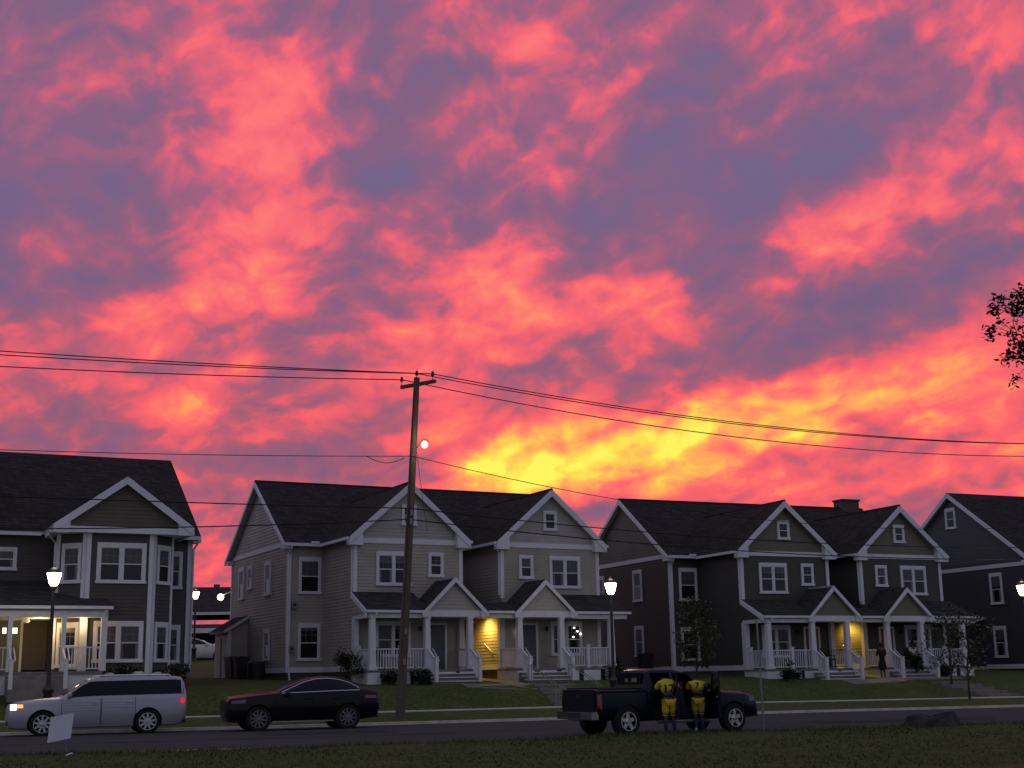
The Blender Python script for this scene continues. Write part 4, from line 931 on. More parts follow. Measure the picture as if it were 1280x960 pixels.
def figure(label, loc, rz, J, clothes, hairr=.115, group=None, num=None):
    t = thing('person', label, 'person', loc, rz, group)
    V = {k: Vector(p) for k, p in J.items() if not k.startswith('x_')}
    R = dict(pel=(.13, .10), bel=(.125, .095), che=(.145, .105), nec=.052, hd0=.075, hd1=.095, hd2=.07)
    for s_ in 'lr': R.update({'hip'+s_: .085, 'kne'+s_: .058, 'ank'+s_: .040, 'toe'+s_: .036, 'sho'+s_: .055, 'elb'+s_: .040, 'wri'+s_: .028})
    J2 = {k: (V[k], R[k]) for k in ['pel', 'bel', 'che', 'nec', 'hd0', 'hd1', 'hd2']+[p+s_ for s_ in 'lr' for p in ('hip', 'kne', 'ank', 'toe', 'sho', 'elb', 'wri')]}
    E = [('pel', 'bel'), ('bel', 'che'), ('che', 'nec'), ('nec', 'hd0'), ('hd0', 'hd1'), ('hd1', 'hd2')]
    for s_ in 'lr': E += [('pel', 'hip'+s_), ('hip'+s_, 'kne'+s_), ('kne'+s_, 'ank'+s_), ('ank'+s_, 'toe'+s_), ('che', 'sho'+s_), ('sho'+s_, 'elb'+s_), ('elb'+s_, 'wri'+s_)]
    o = skin('body', J2, E, SKIN, t)
    b = MB()
    for s_, q in (('l', 1), ('r', -1)): hand(b, V['wri'+s_], V['wri'+s_]-V['elb'+s_], q, SKIN)
    up = (V['hd2']-V['hd0']).normalized(); f = Vector(J.get('face', (0, 1, 0))).normalized(); c = V['hd1']; rt = f.cross(up).normalized()
    b.tube([c+f*.085+up*.02, c+f*.118-up*.012, c+f*.088-up*.02], [.010, .016, .012], SKIN, 6)
    for q in (-1, 1): b.ball(c+rt*q*.092-up*.005, .026, SKIN, 8, (.5, .8, 1.1))
    b.tube([c+f*.084-up*.048-rt*.022, c+f*.092-up*.048, c+f*.084-up*.048+rt*.022], .007, SKIN, 5)
    for q in (-1, 1): b.ball(c+f*.083+rt*q*.033+up*.018, .013, SKIN, 6)
    join_mesh(o, b)
    b = MB(); hc = c+up*.03-f*.022; b.ball(hc, hairr*.92, HAIR, 14, (1, 1, 1)); b.build('hair', t, True)
    for cn, m, jl, ed, gr in clothes:
        jj = {}
        for k in jl:
            nm = k; 
            r = J2[nm][1] if nm in J2 else J['x_'+nm][1]; p = J2[nm][0] if nm in J2 else Vector(J['x_'+nm][0])
            r = tuple(x+gr for x in r) if isinstance(r, tuple) else r+gr; jj[nm] = (p, r)
        g = skin(cn, jj, ed, m, t)
        if num and cn == 'jersey': numeral(t, g, *num)
    return t
def numeral(par, cloth, text, size, cx, cz):
    from mathutils.bvhtree import BVHTree
    cu = bpy.data.curves.new('number', 'FONT'); cu.body = text; cu.size = size; cu.align_x = 'CENTER'; cu.align_y = 'CENTER'; cu.offset = .010; cu.space_character = 1.05
    o = bpy.data.objects.new('number', cu); COL.objects.link(o); bpy.context.view_layer.update()
    me = bpy.data.meshes.new_from_object(o.evaluated_get(bpy.context.evaluated_depsgraph_get())); bpy.data.objects.remove(o)
    bm = bmesh.new(); bm.from_mesh(me); bmesh.ops.triangulate(bm, faces=bm.faces); bmesh.ops.subdivide_edges(bm, edges=bm.edges, cuts=4, use_grid_fill=True)
    tree = BVHTree.FromPolygons([v.co for v in cloth.data.vertices], [p.vertices for p in cloth.data.polygons])
    for v in bm.verts:
        x, z = cx+v.co.x, cz+v.co.y
        h = tree.ray_cast(Vector((x, -2, z)), Vector((0, 1, 0)))
        v.co = Vector((x, (h[0].y if h[0] else 0)-.008, z))
    bm.to_mesh(me); bm.free(); me.materials.clear(); me.materials.append(DKBLUE)
    q = bpy.data.objects.new('number', me); COL.objects.link(q); q.parent = par; return q
def legs(sp=.10, bend=.02):
    d = {}
    for s_, q in (('l', 1), ('r', -1)): d.update({'hip'+s_: (q*.095, .0, .86), 'kne'+s_: (q*sp, bend, .48), 'ank'+s_: (q*(sp+.01), -.03, .09), 'toe'+s_: (q*(sp+.03), .13, .04)})
    return d
def kit(J, num_white):
    """yellow shirt, dark band, yellow shorts, socks and shoes"""
    for s_ in 'lr':
        a, k = Vector(J['hip'+s_]), Vector(J['kne'+s_]); sh, el = Vector(J['sho'+s_]), Vector(J['elb'+s_]); an = Vector(J['ank'+s_]); to = Vector(J['toe'+s_])
        J['x_th'+s_] = (a.lerp(k, .90), .082); J['x_th0'+s_] = (a.lerp(k, .86), .090); J['x_th1'+s_] = (a.lerp(k, .95), .083); J['x_sl'+s_] = (sh.lerp(el, .72), .062)
        J['x_so0'+s_] = (k.lerp(an, .22), .048); J['x_so1'+s_] = (k.lerp(an, .5), .050); J['x_hl'+s_] = (an+Vector((0, -.05, -.045)), .030); J['x_t0'+s_] = (to+Vector((0, .06, -.004)), .026); J['x_mid'+s_] = (an.lerp(to, .5)+Vector((0, 0, -.02)), .038)
    p, bl = Vector(J['pel']), Vector(J['bel'])
    c0 = Vector(J['che']); J['x_w0'] = (p.lerp(bl, .1), .150); J['x_w1'] = (p.lerp(bl, .9), .148); J['x_j0'] = (p.lerp(bl, .85), .150); J['x_j1'] = (bl.lerp(c0, .5), .165); J['x_j2'] = (c0, .160); J['x_j3'] = (c0.lerp(Vector(J['nec']), .75), .085)
    c = [('jersey', YELLOW, ['j0', 'j1', 'j2', 'j3', 'shol', 'shor', 'sll', 'slr'], [('j0', 'j1'), ('j1', 'j2'), ('j2', 'j3'), ('j2', 'shol'), ('j2', 'shor'), ('shol', 'sll'), ('shor', 'slr')], .024),
         ('waistband', DKBLUE, ['w0', 'w1'], [('w0', 'w1')], .022),
         ('shorts', YELLOW, ['pel', 'hipl', 'hipr', 'thl', 'thr'], [('pel', 'hipl'), ('pel', 'hipr'), ('hipl', 'thl'), ('hipr', 'thr')], .022)]
    for s_ in 'lr':
        c += [('sock', BLUES, ['so0'+s_, 'so1'+s_, 'ank'+s_], [('so0'+s_, 'so1'+s_), ('so1'+s_, 'ank'+s_)], .010), ('shoe', WHITEC if num_white and s_ == 'r' else DKBLUE, ['hl'+s_, 'mid'+s_, 't0'+s_], [('hl'+s_, 'mid'+s_), ('mid'+s_, 't0'+s_)], .012),
              ('shorts_hem', WHITEC, ['th0'+s_, 'th1'+s_], [('th0'+s_, 'th1'+s_)], .014)]
    return c
def tk(along, perp):  # a point beside the truck's near side
    a = .50; o_ = Vector((4.06, 39.18, 0)); return o_+Vector((cos(a), sin(a), 0))*along+Vector((sin(a), -cos(a), 0))*(.955+perp)
J = dict(pel=(0, 0, .93), bel=(0, .05, 1.10), che=(0, .17, 1.34), nec=(0, .31, 1.42), hd0=(0, .38, 1.42), hd1=(0, .47, 1.40), hd2=(0, .54, 1.38), face=(0, .2, -1),
         shol=(.19, .20, 1.36), shor=(-.19, .20, 1.36), elbl=(.40, .16, 1.20), elbr=(-.30, .34, 1.14), wril=(.33, .38, 1.30), wrir=(-.20, .56, 1.06), **legs(.10))
J['knel'] = (.12, .08, .49); J['ankl'] = (.15, .01, .09); J['toel'] = (.18, .16, .04)
P1 = tk(-.72, .42); figure('person in yellow jersey number 17 leaning into the open rear truck door', (P1.x, P1.y, .02), .16, J, kit(J, None), num=('17', .32, 0, 1.20), group='players in yellow beside the truck')
J = dict(pel=(0, 0, .93), bel=(.02, .06, 1.09), che=(.0, .22, 1.29), nec=(-.02, .36, 1.34), hd0=(-.02, .43, 1.33), hd1=(-.02, .52, 1.31), hd2=(-.02, .60, 1.29), face=(0, .2, -1),
         shol=(.18, .26, 1.30), shor=(-.19, .24, 1.32), elbl=(.26, .44, 1.10), elbr=(-.27, .40, 1.10), wril=(.18, .62, 1.05), wrir=(-.20, .62, 1.04), **legs(.085, .04))
J['kner'] = (-.07, .10, .50); J['ankr'] = (-.09, -.20, .16); J['toer'] = (-.10, -.09, .05)
P2 = tk(.46, .12); figure('person in yellow jersey number 7 bending into the open front truck door', (P2.x, P2.y, .03), -.05, J, kit(J, True), num=('7', .20, 0, 1.27), group='players in yellow beside the truck')
# figure in dark clothes beside the brown porch
def house_pt(Hp, u, v, z=0): r = Hp[3]; return Vector((Hp[0]+u*cos(r)-v*sin(r), Hp[1]+u*sin(r)+v*cos(r), Hp[2]+z))
J = dict(pel=(0, 0, .93), bel=(0, 0, 1.10), che=(0, .01, 1.36), nec=(0, .01, 1.53), hd0=(0, .02, 1.59), hd1=(0, .03, 1.68), hd2=(0, .02, 1.75), face=(.5, 1, 0),
         shol=(.19, 0, 1.42), shor=(-.19, 0, 1.42), elbl=(.27, .06, 1.15), elbr=(-.27, .05, 1.16), wril=(.16, .26, 1.2), wrir=(-.14, .26, 1.18), **legs(.09))
for s_ in 'lr':
    a, k = Vector(J['hip'+s_]), Vector(J['kne'+s_]); J['x_sl'+s_] = (Vector(J['sho'+s_]).lerp(Vector(J['elb'+s_]), .9), .05)
J['x_hem'] = ((0, .0, .42), (.24, .2)); J['x_mid'] = ((0, 0, .7), (.2, .16))
q = house_pt(H3, 8.0, -6.75, -.52)
figure('person standing in long dark clothes by the lit passage of the brown duplex', q, H3[3], J, [('dress', BLKC, ['hem', 'mid', 'pel', 'bel', 'che', 'shol', 'shor', 'sll', 'slr'], [('hem', 'mid'), ('mid', 'pel'), ('pel', 'bel'), ('bel', 'che'), ('che', 'shol'), ('che', 'shor'), ('shol', 'sll'), ('shor', 'slr')], .03)])
# seated figure on the porch
J = dict(pel=(0, 0, .50), bel=(0, -.01, .66), che=(0, -.03, .90), nec=(0, -.02, 1.06), hd0=(0, 0, 1.11), hd1=(0, .01, 1.20), hd2=(0, 0, 1.28), face=(-.2, 1, -.2),
         shol=(.18, -.02, .95), shor=(-.18, -.02, .95), elbl=(.25, .06, .70), elbr=(-.25, .06, .70), wril=(.15, .28, .66), wrir=(-.14, .28, .66))
for s_, q in (('l', 1), ('r', -1)): J.update({'hip'+s_: (q*.09, .05, .48), 'kne'+s_: (q*.12, .45, .50), 'ank'+s_: (q*.12, .47, .09), 'toe'+s_: (q*.14, .62, .04), 'x_sl'+s_: (Vector((q*.23, .04, .77)), .05), 'x_pk'+s_: (Vector((q*.12, .46, .2)), .05)})
J['x_j0'] = ((0, 0, .56), (.13, .11))
q = house_pt(H3, 10.95, -5.55, .05)
figure('person in a pale shirt seated on the brown duplex porch', q, H3[3]+pi, J, [('shirt', WHITEC, ['j0', 'bel', 'che', 'shol', 'shor', 'sll', 'slr'], [('j0', 'bel'), ('bel', 'che'), ('che', 'shol'), ('che', 'shor'), ('shol', 'sll'), ('shor', 'slr')], .02),
    ('trousers', DKBLUE, ['pel', 'hipl', 'hipr', 'knel', 'kner', 'pkl', 'pkr'], [('pel', 'hipl'), ('pel', 'hipr'), ('hipl', 'knel'), ('hipr', 'kner'), ('knel', 'pkl'), ('kner', 'pkr')], .02)])
def chair(label, loc, rz, m, group=None):
    t = thing('porch_chair', label, 'chair', loc, rz, group)
    b = MB(); b.box((-.26, -.22, .40), (.26, .28, .46), m); b.build('seat', t)
    b = MB(); b.extr([(-.26, -.24, .46), (.26, -.24, .46), (.24, -.34, 1.0), (-.24, -.34, 1.0)], (0, -.04, 0), m); b.build('backrest', t)
    for x in (-.23, .23):
        for y in (-.19, .24): b = MB(); b.box((x-.02, y-.02, 0), (x+.02, y+.02, .40), BLACK); b.build('leg', t)
        b = MB(); b.box((x-.03, -.26, .62), (x+.03, .26, .655), m); b.box((x-.02, .2, .46), (x+.02, .24, .62), BLACK); b.build('armrest', t)
    return t
REDC = mat('red_chair_cloth', (.22, .02, .03), .8, var=.2)
chair('dark porch chair holding the seated person on the brown duplex', house_pt(H3, 10.95, -5.45, .05), H3[3]+pi, DARKP)
chair('red porch chair beside the seated person', house_pt(H3, 10.05, -5.35, .05), H3[3]+pi+.3, REDC)
chair('black porch chair beside the left rust door', house_pt(H3, 6.25, -4.75, .05), H3[3]+pi, DARKP)
chair('empty dark porch chair at the left end of the beige porch', house_pt(H2, 2.5, -4.9, .05), H2[3]+pi-.2, DARKP)
# ------------------------------------------------------------------ street furniture
def street_lamp(label, loc, H, col, power, rz=0, lean=0):
    t = thing('street_lamp', label, 'street lamp', loc, rz, 'post top street lamps'); t.rotation_euler = (0, lean, rz)
    b = MB(); b.lathe((0, 0, 0), [(.24, -.2), (.24, .12), (.20, .2), (.17, .5), (.15, .85), (.20, .95), (.20, 1.02), (.11, 1.12), (.075, 1.3), (.06, H-.75), (.06, H-.72)], BLACK, 14); b.lathe((0, 0, 0), [(.06, H-.72), (.12, H-.68), (.13, H-.60), (.10, H-.56)], BLACK, 14); b.build('post', t, True)
    b = MB(); b.lathe((0, 0, 0), [(.10, H-.56), (.16, H-.48), (.245, H-.16), (.25, H-.10), (.20, H-.04)], col, 16); b.build('lantern', t, True)
    b = MB(); b.lathe((0, 0, 0), [(.26, H-.10), (.22, H+.0), (.12, H+.08), (.05, H+.11), (.02, H+.2)], BLACK, 16); b.build('cap', t, True)
    lamp_light('lamp_light', (0, 0, H+.35), (1, .84, .58), power*.4, .2, t); lamp_light('lamp_light', (.0, -.45, H-.3), (1, .84, .58), power, .2, t)
    return t
LG = emit('lamp_glass', (1, .88, .66), 14); WG = emit('warm_lamp_globe', (1, .66, .30), 3.2)
street_lamp('black post lamp behind the hood of the silver wagon', (-16.75, 49.75, .4), 5.25, LG, 34)
street_lamp('black post lamp between the beige and the dark brown duplex', (4.13, 59.4, .38), 5.2, LG, 34)
street_lamp('black post lamp cut by the right edge in front of the slate blue house', (23.5, 63.7, .36), 5.1, LG, 34)
street_lamp('distant black post lamp in the gap beside the corner house', (-22.0, 94.5, 2.75), 4.95, LG, 30)
# utility pole
PB = Vector((-4.32, 51.49, 0)); PT = Vector((-3.70, 51.77, 13.15)); pd = (PT-PB)/PT.z
pp = lambda z: PB+pd*z
t = thing('utility_pole', 'tall wooden utility pole with one crossarm and a glowing lamp', 'utility pole', PB); L = lambda p: tuple(Vector(p)-PB)
b = MB(); b.tube([L(pp(-.3)), L(pp(3)), L(pp(7)), L(pp(10)), L(pp(13.05))], [.185, .17, .15, .135, .115], WOOD, 14); b.build('shaft', t, True)
ad = Vector((.80, -.60, 0)); ac = pp(12.72)+Vector((.09, -.12, 0))
b = MB(); q0 = ac-ad*.95; b.obox(L(q0), ad*1.75, Vector((.06, .08, 0))*1.2, (0, 0, .13), WOOD); b.build('crossarm', t)
INS = mat('porcelain', (.05, .035, .03), .3, var=.2)
pins = [pp(13.0), ac+ad*.72+Z*.13, ac-ad*.87+Z*.13]
for p in pins:
    b = MB(); b.tube([L(p), L(p+Z*.16)], .015, BLACK, 6); b.lathe(L(p+Z*.14), [(.03, 0), (.075, .02), (.06, .06), (.08, .08), (.05, .12), (.06, .15), (.02, .2)], INS, 10); b.build('insulator', t, True)
b = MB(); c = pp(10.1); lp = Vector((-3.38, 51.35, 10.33)); b.tube([L(c-Z*.05), L(c+(lp-c)*.55+Z*.17), L(lp+Z*.12)], .02, GALV, 6); b.build('lamp_arm', t)
b = MB(); b.ball(L(lp), .135, WG, 14); lo = b.build('lamp_globe', t, True); b = MB(); b.lathe(L(lp+Z*.13), [(.17, 0), (.1, .07), (.03, .1)], GALV, 12); b.build('lamp_cap', lo)
lamp_light('pole_lamp_light', L(lp+Vector((.0, -.5, .1))), (1, .86, .62), 30, .2, t)
for z, r in ((7.75, .045), (7.4, .06), (3.3, .05), (2.2, .03)):
    b = MB(); p = pp(z); b.obox(L(p+Vector((.02, -.25, -.1))), (.1, 0, 0), (0, .1, 0), (0, 0, .22), GALV); b.build('bracket', t)
b = MB(); b.tube([L(pp(z)+Vector((-.05, -.16, 0))) for z in (2.5, 6, 9, 12.6)], .012, WIRE, 5); b.build('ground_wire', t)
# lines between this pole and its neighbours out of the frame
def line(label, P, A, Q, s1, s2, r, n=24, grp='power lines over the street'):
    P, A, Q = Vector(P), Vector(A), Vector(Q); pts = []
    for i in range(n+1): k = i/n; pts.append(P.lerp(A, k)-Z*4*s1*k*(1-k))
    for i in range(1, n+1): k = i/n; pts.append(A.lerp(Q, k)-Z*4*s2*k*(1-k))
    b = MB(); b.tube(pts, r, WIRE, 5); return tag(b.build('power_line', fix=False), label, 'power line', grp)
EL = lambda z, dv=0: S(-27, 48.6+dv, z); ER = lambda z, dv=0: S(63, 48.6+dv, z)
top = Z*.22
line('topmost power line running over the tip of the utility pole', EL(13.25), pins[0]+top, ER(13.25), .60, 1.25, .020)
line('power line on the right end of the crossarm, just below the topmost', EL(13.2, -.8), pins[1]+top, ER(13.1, -.8), .52, 1.22, .020)
line('third power line, tied to the left end of the crossarm', EL(12.8, .8), pins[2]+top, ER(12.8, .8), .62, 1.42, .020)
line('thin cable bolted to the pole below its glowing lamp', EL(9.95), pp(9.93)+Vector((.0, -.15, 0)), ER(9.95), .62, 2.1, .014)
line('black cable crossing the upper part of the house roofs', EL(8.25), pp(7.92)+Vector((.0, -.17, 0)), ER(7.92), .25, .86, .022)
line('lowest black cable, crossing the house gables above the eaves', EL(7.45), pp(7.50)+Vector((.0, -.17, 0)), ER(7.35), .88, .9, .022)
b = MB(); a = pp(11.6)+Vector((-.1, .1, 0)); q = house_pt(H2, 5.2, -P_-.4, 6.3); b.tube([a.lerp(q, i/12)-Z*1.2*(i/12)*(1-i/12) for i in range(13)], .010, WIRE, 5); tag(b.build('service_drop', fix=False), 'thin wire dropping from the pole to the beige duplex', 'wire')
b = MB(); c = S(16.9, 48.5, 9.84); pts = [c+SU*(-.75+1.5*i/16)-Z*(.22*sin(pi*i/16)) for i in range(17)]; b.tube(pts, .014, WIRE, 5); tag(b.build('cable_loop', fix=False), 'slack loop of cable hung left of the utility pole', 'cable')
# parking sign seen edge on
t = thing('street_sign', 'thin grey sign post with its plate seen edge-on by the truck hood', 'sign', (6.83, 38.88, 0), .0)
b = MB(); b.tube([(0, 0, -.2), (-.02, 0, 1.6), (-.05, 0, 3.1)], .027, GALV, 8); b.build('post', t)
b = MB(); b.obox((-.075, -.15, 2.5), (.012, 0, 0), (.062, .30, 0), (-.004, 0, .46), GALV); b.build('sign_plate', t)
# blank yard sign
t = thing('yard_sign', 'blank white yard sign stuck in the grass in front of the silver wagon', 'sign', (-10.32, 31.6, .13), .32)
BOARD = mat('corrugated_board', (.62, .62, .70), .6, var=.04, scale=4)
b = MB(); b.obox((-.26, 0, .20), (.50, 0, .09), (0, .012, 0), (.045, 0, .56), BOARD); b.build('board', t)
b = MB()
for x in (-.14, .14): b.tube([(x, .006, -.15), (x+.02, .006, .5)], .006, GALV, 5)
b.build('wire_leg', t)
# stump
STUMP = mat('stump_wood', (.012, .008, .006), .9, scale=3, bump=.9, bscale=9, col2=(.050, .044, .042))
b = MB(); n = 26; vs = []; fs = []
for i, (r, h_) in enumerate(((.82, -.05), (.76, .06), (.66, .22), (.62, .36), (.54, .40), (.3, .36), (.05, .33))):
    for k in range(n):
        a = 2*pi*k/n; q = r*(1+.13*sin(3*a+1)+.09*sin(5*a)+.05*sin(11*a+i)); vs.append((q*1.05*cos(a), q*.8*sin(a), h_+(.07*sin(2*a+.7)+.05*sin(7*a)+.04*sin(13*a+i)+random.uniform(-.03, .03))*(i > 2)))
for i in range(6):
    for k in range(n): fs.append((i*n+k, i*n+(k+1) % n, (i+1)*n+(k+1) % n, (i+1)*n+k))
fs.append([6*n+k for k in range(n)]); b.add(vs, fs, STUMP); o = b.build('tree_stump', None, True, sharp=50); o.location = (11.75, 39.75, .02); o.scale = (1, 1, .78); tag(o, 'broad low tree stump in the grass at the road edge', 'stump')
# steps up the lawn with rails
def lawn_steps(label, u, w, walls, n=6, v1=55.2, z1=1.27):
    v0 = interp(WALK, u)+1.45; t = thing('concrete_steps', label, 'steps', S(u, v0, 0), SA, 'concrete steps up the lawn')
    b = MB(); run = (v1-v0)/n; rise = (z1-.34)/n
    for i in range(n): b.box((-w/2, run*i, .1), (w/2, run*(i+1)+.02, .34+rise*(i+1)), CONC2)
    b.build('treads', t)
    if walls:
        b = MB()
        for x in (-w/2-.2, w/2): b.extr([(x, -.1, 0), (x, v1-v0+.3, 0), (x, v1-v0+.3, z1+.16), (x, .0, .55)], (.2, 0, 0), CONC2)
        b.build('cheek_wall', t)
    return t, v0
s1, v01 = lawn_steps('concrete steps with four thin handrails climbing to the beige duplex', 27.0, 2.0, False)
for x in (-1.08, -.92, .92, 1.08):
    b = MB(); r = s1; b.tube([(x, -.15, .34), (x, -.15, 1.20), (x, 55.2-v01+.1, 2.12), (x, 55.2-v01+.1, 1.2)], .022, GALV, 6); b.build('handrail', s1)
s3, v03 = lawn_steps('bare concrete steps by the young tree at the right edge', 47.2, 1.9, False, 5, 53.0, 1.05)
def path(label, pts, w):
    b = MB(); vs = []; P = [Vector(p) for p in pts]; D = []
    for a, c in zip(P, P[1:]):
        m = max(1, int((c-a).length/.4)); D += [a.lerp(c, i/m) for i in range(m)]
    D.append(P[-1])
    for i, p in enumerate(D):
        tt = (D[min(i+1, len(D)-1)]-D[max(i-1, 0)]); s_ = Vector((-tt.y, tt.x, 0)).normalized()*w/2
        for q, dz in ((p-s_, -.1), (p-s_, .035), (p+s_, .035), (p+s_, -.1)):
            u, v = q.x*SU.x+q.y*SU.y, q.x*SV.x+q.y*SV.y; vs.append((q.x, q.y, zG(u, v)+dz))
    fs = []
    for i in range(len(D)-1):
        for j in range(3): fs.append((i*4+j, i*4+j+1, i*4+5+j, i*4+4+j))
    b.add(vs, fs, CONC2); o = b.build('path', fix=False); o['kind'] = 'structure'
path('', [house_pt(H2, 8.1, -.5), house_pt(H2, 8.1, -7.9), house_pt(H2, 9.5, -8.4), S(27.0, 55.4)], 1.1)
path('', [house_pt(H2, 5.5, -7.6), house_pt(H2, 8.1, -8.1)], 1.1)
path('', [house_pt(H3, 8.1, -.5), house_pt(H3, 8.1, -7.6), house_pt(H3, 5.0, -7.9)], 1.0)
path('', [house_pt(H3, 8.1, -7.3), house_pt(H3, 12.5, -7.1)], .6)
path('', [house_pt(H1, -2.2, -2.4), house_pt(H1, -1.8, -4.2)], 1.6)
path('', [house_pt(H1, -1.9, -3.2), S(4.5, 53.3)], 1.2)
# bins, meter boxes, plants at the walls
def bin_(label, loc, rz, h=1.05):
    t = thing('wheeled_bin', label, 'bin', loc, rz, 'dark wheeled bins')
    b = MB(); b.add([(-.24, -.28, .06), (.24, -.28, .06), (.24, .28, .06), (-.24, .28, .06), (-.29, -.34, h), (.29, -.34, h), (.29, .34, h), (-.29, .34, h)], [(0,3,2,1),(4,5,6,7),(0,1,5,4),(1,2,6,5),(2,3,7,6),(3,0,4,7)], DARKP); b.build('tub', t)
    b = MB(); b.extr([(-.31, -.38, h), (-.31, .36, h), (-.31, .36, h+.04), (-.31, -.1, h+.11), (-.31, -.38, h+.05)], (.62, 0, 0), DARKP); b.build('lid', t)
    for x in (-.24, .20): b = MB(); b.extr([(x, .26+.1*cos(a), .1+.1*sin(a)) for a in [2*pi*i/12 for i in range(12)]], (.05, 0, 0), TYRE); b.build('wheel', t)
    return t
for (u, v, z), l in (((-1.0, 5.6, -.27), 'dark wheeled bin nearest the lean-to shed'), ((-1.05, 4.8, -.28), 'middle dark wheeled bin of the row beside the beige side wall'), ((-1.0, 4.0, -.3), 'dark wheeled bin closest to the front of the beige side wall')): bin_(l, house_pt(H2, u, v, z), H2[3]-pi/2)
bin_('dark wheeled bin against the side wall of the brown duplex', house_pt(H3, -.75, 1.6, -.15), H3[3]-pi/2)
t = thing('air_conditioner', 'squat dark air conditioner near the front corner of the beige side wall', 'air conditioner', house_pt(H2, -.75, 2.3, -.35), H2[3])
b = MB(); b.lathe((0, 0, 0), [(.42, 0), (.42, .85), (.36, .92), (.1, .94)], DARKP, 20); b.build('cabinet', t, True)
b = MB()
for i in range(9): b.lathe((0, 0, .12+i*.08), [(.432, 0), (.432, .02)], BLACK, 20)
b.build('grille', t)
def meter(label, Hp, p, n='front'):
    q = house_pt(Hp, *p); t = thing('meter_box', label, 'meter box', q, Hp[3] if n == 'front' else Hp[3]-pi/2)
    b = MB(); b.box((-.12, -.16, 0), (.12, 0, .3), GALV); b.build('housing', t); b = MB(); b.lathe((0, -.2, .16), [(.07, 0), (.07, .05)], DARKP, 12, 'y'); b.build('dial', t)
meter('small dark wall box under the upper front window of the beige duplex', H2, (.28, -.02, 2.95)); meter('small dark wall box left of the lower front window of the beige duplex', H2, (.18, -.02, .95))

LEAF = [mat('leaf_deep_green', (.040, .056, .018), .7, var=.3, scale=3), mat('leaf_olive_green', (.075, .082, .030), .7, var=.3, scale=3), mat('leaf_dark', (.016, .022, .009), .7, var=.3, scale=3)]
def leaves(b, cs, n, sz, mats, sq=(1, 1, 1)):
    """leaf sized faces scattered through clumps: cs = list of (centre, radius)"""
    for i in range(n):
        c, r = random.choice(cs); p = Vector(c)+Vector((random.gauss(0, .45)*r*sq[0], random.gauss(0, .45)*r*sq[1], random.gauss(0, .45)*r*sq[2]))
        a = Vector((random.gauss(0, 1), random.gauss(0, 1), random.gauss(0, .6))).normalized(); c2 = a.cross(Vector((random.random()-.5, random.random()-.5, 1))).normalized(); l = sz*random.uniform(.6, 1.3)
        m = random.choice(mats); b.poly([p, p+a*l*.5+c2*l*.32, p+a*l, p+a*l*.5-c2*l*.32], m)
def tree(name, label, cat, loc, H, h0, rad, nl, sz, mats, clumps=22, group=None, tr=.05, lean=(0, 0)):
    t = thing(name, label, cat, loc, random.random()*6, group); t.rotation_euler = (0, 0, 0)
    b = MB(); tp = Vector((lean[0], lean[1], H*.82)); P = [Vector((0, 0, -.3)), Vector((0, 0, .15)), Vector((.03, 0, h0)), tp]; b.tube(P, [tr*1.4, tr*1.1, tr*.8, tr*.25], BARK, 8); cs = []
    for i in range(clumps):
        k = i/clumps; z = h0*.85+(H-h0*.85)*(k**.85); a = i*2.4+random.random(); rr = rad*(sin(pi*min(1, .18+k*.80))**.7)*random.uniform(.45, 1.05)
        c = Vector((cos(a)*rr+lean[0]*k, sin(a)*rr+lean[1]*k, z)); s0 = Vector((lean[0]*k*.8, lean[1]*k*.8, max(h0*.5, z-rr*.75-.1)))
        b.tube([s0, s0.lerp(c, .5)+Z*.05, c], [tr*.45, tr*.28, tr*.10], BARK, 5); cs.append((c, rad*random.uniform(.22, .42)))
    b.build('trunk', t, True)
    b = MB(); leaves(b, cs, nl, sz, mats); b.build('crown', t, fix=False); return t
tree('young_tree', 'young leafy tree at the front left corner of the brown duplex', 'tree', (8.75, 67.6, 1.45), 3.75, .75, 1.15, 1300, .19, [LEAF[1], LEAF[1], LEAF[1]], 26, 'young street trees', .045)
tree('young_tree', 'thin young tree beside the sidewalk steps at the right', 'tree', (20.1, 62.05, .3), 3.8, 1.55, 1.15, 620, .16, [LEAF[0], LEAF[1], LEAF[2]], 20, 'young street trees', .05, (.25, 0))
tree('young_tree', 'small bushy tree at the top of the right steps', 'tree', (20.9, 67.0, 1.1), 3.6, .6, 1.2, 800, .16, [LEAF[0], LEAF[1], LEAF[2]], 22, 'young street trees', .05)
def shrub(label, loc, r, h, n, mats=None, sz=.13, group='shrubs along the house fronts'):
    t = thing('shrub', label, 'shrub', loc, 0, group); b = MB()
    cs = [(Vector((cos(a)*r*q, sin(a)*r*q, h*random.uniform(.25, .85))), r*.45) for a, q in [(random.random()*6.3, random.random()**.5*.75) for _ in range(9)]]
    for c, _ in cs: b.tube([(0, 0, -.1), tuple(c*.6), tuple(c)], [.02, .014, .006], BARK, 5)
    b.build('stem', t); b = MB(); leaves(b, cs, n*3, sz, mats or [LEAF[0], LEAF[2]]); b.build('foliage', t, fix=False); return t
shrub('tall dark shrub at the left end of the beige porch', house_pt(H2, 1.1, -5.3, -.5), .62, 1.35, 420)
shrub('low shrub under the left porch railing of the beige duplex', house_pt(H2, 2.6, -6.35, -.52), .5, .55, 260)
shrub('low shrub behind the utility pole at the beige porch', house_pt(H2, 4.0, -6.4, -.52), .5, .6, 260)
shrub('low shrub at the right end of the beige porch', house_pt(H2, 13.9, -6.4, -.55), .55, .7, 300)
shrub('small shrub under the left porch railing of the brown duplex', house_pt(H3, 3.0, -6.35, -.5), .4, .45, 200)
shrub('shrub at the left end of the brown porch, behind the sign post', house_pt(H3, 1.95, -7.2, -.55), .5, 1.05, 240)
shrub('shrub at the right end of the brown porch', house_pt(H3, 12.3, -6.5, -.5), .5, .6, 260)
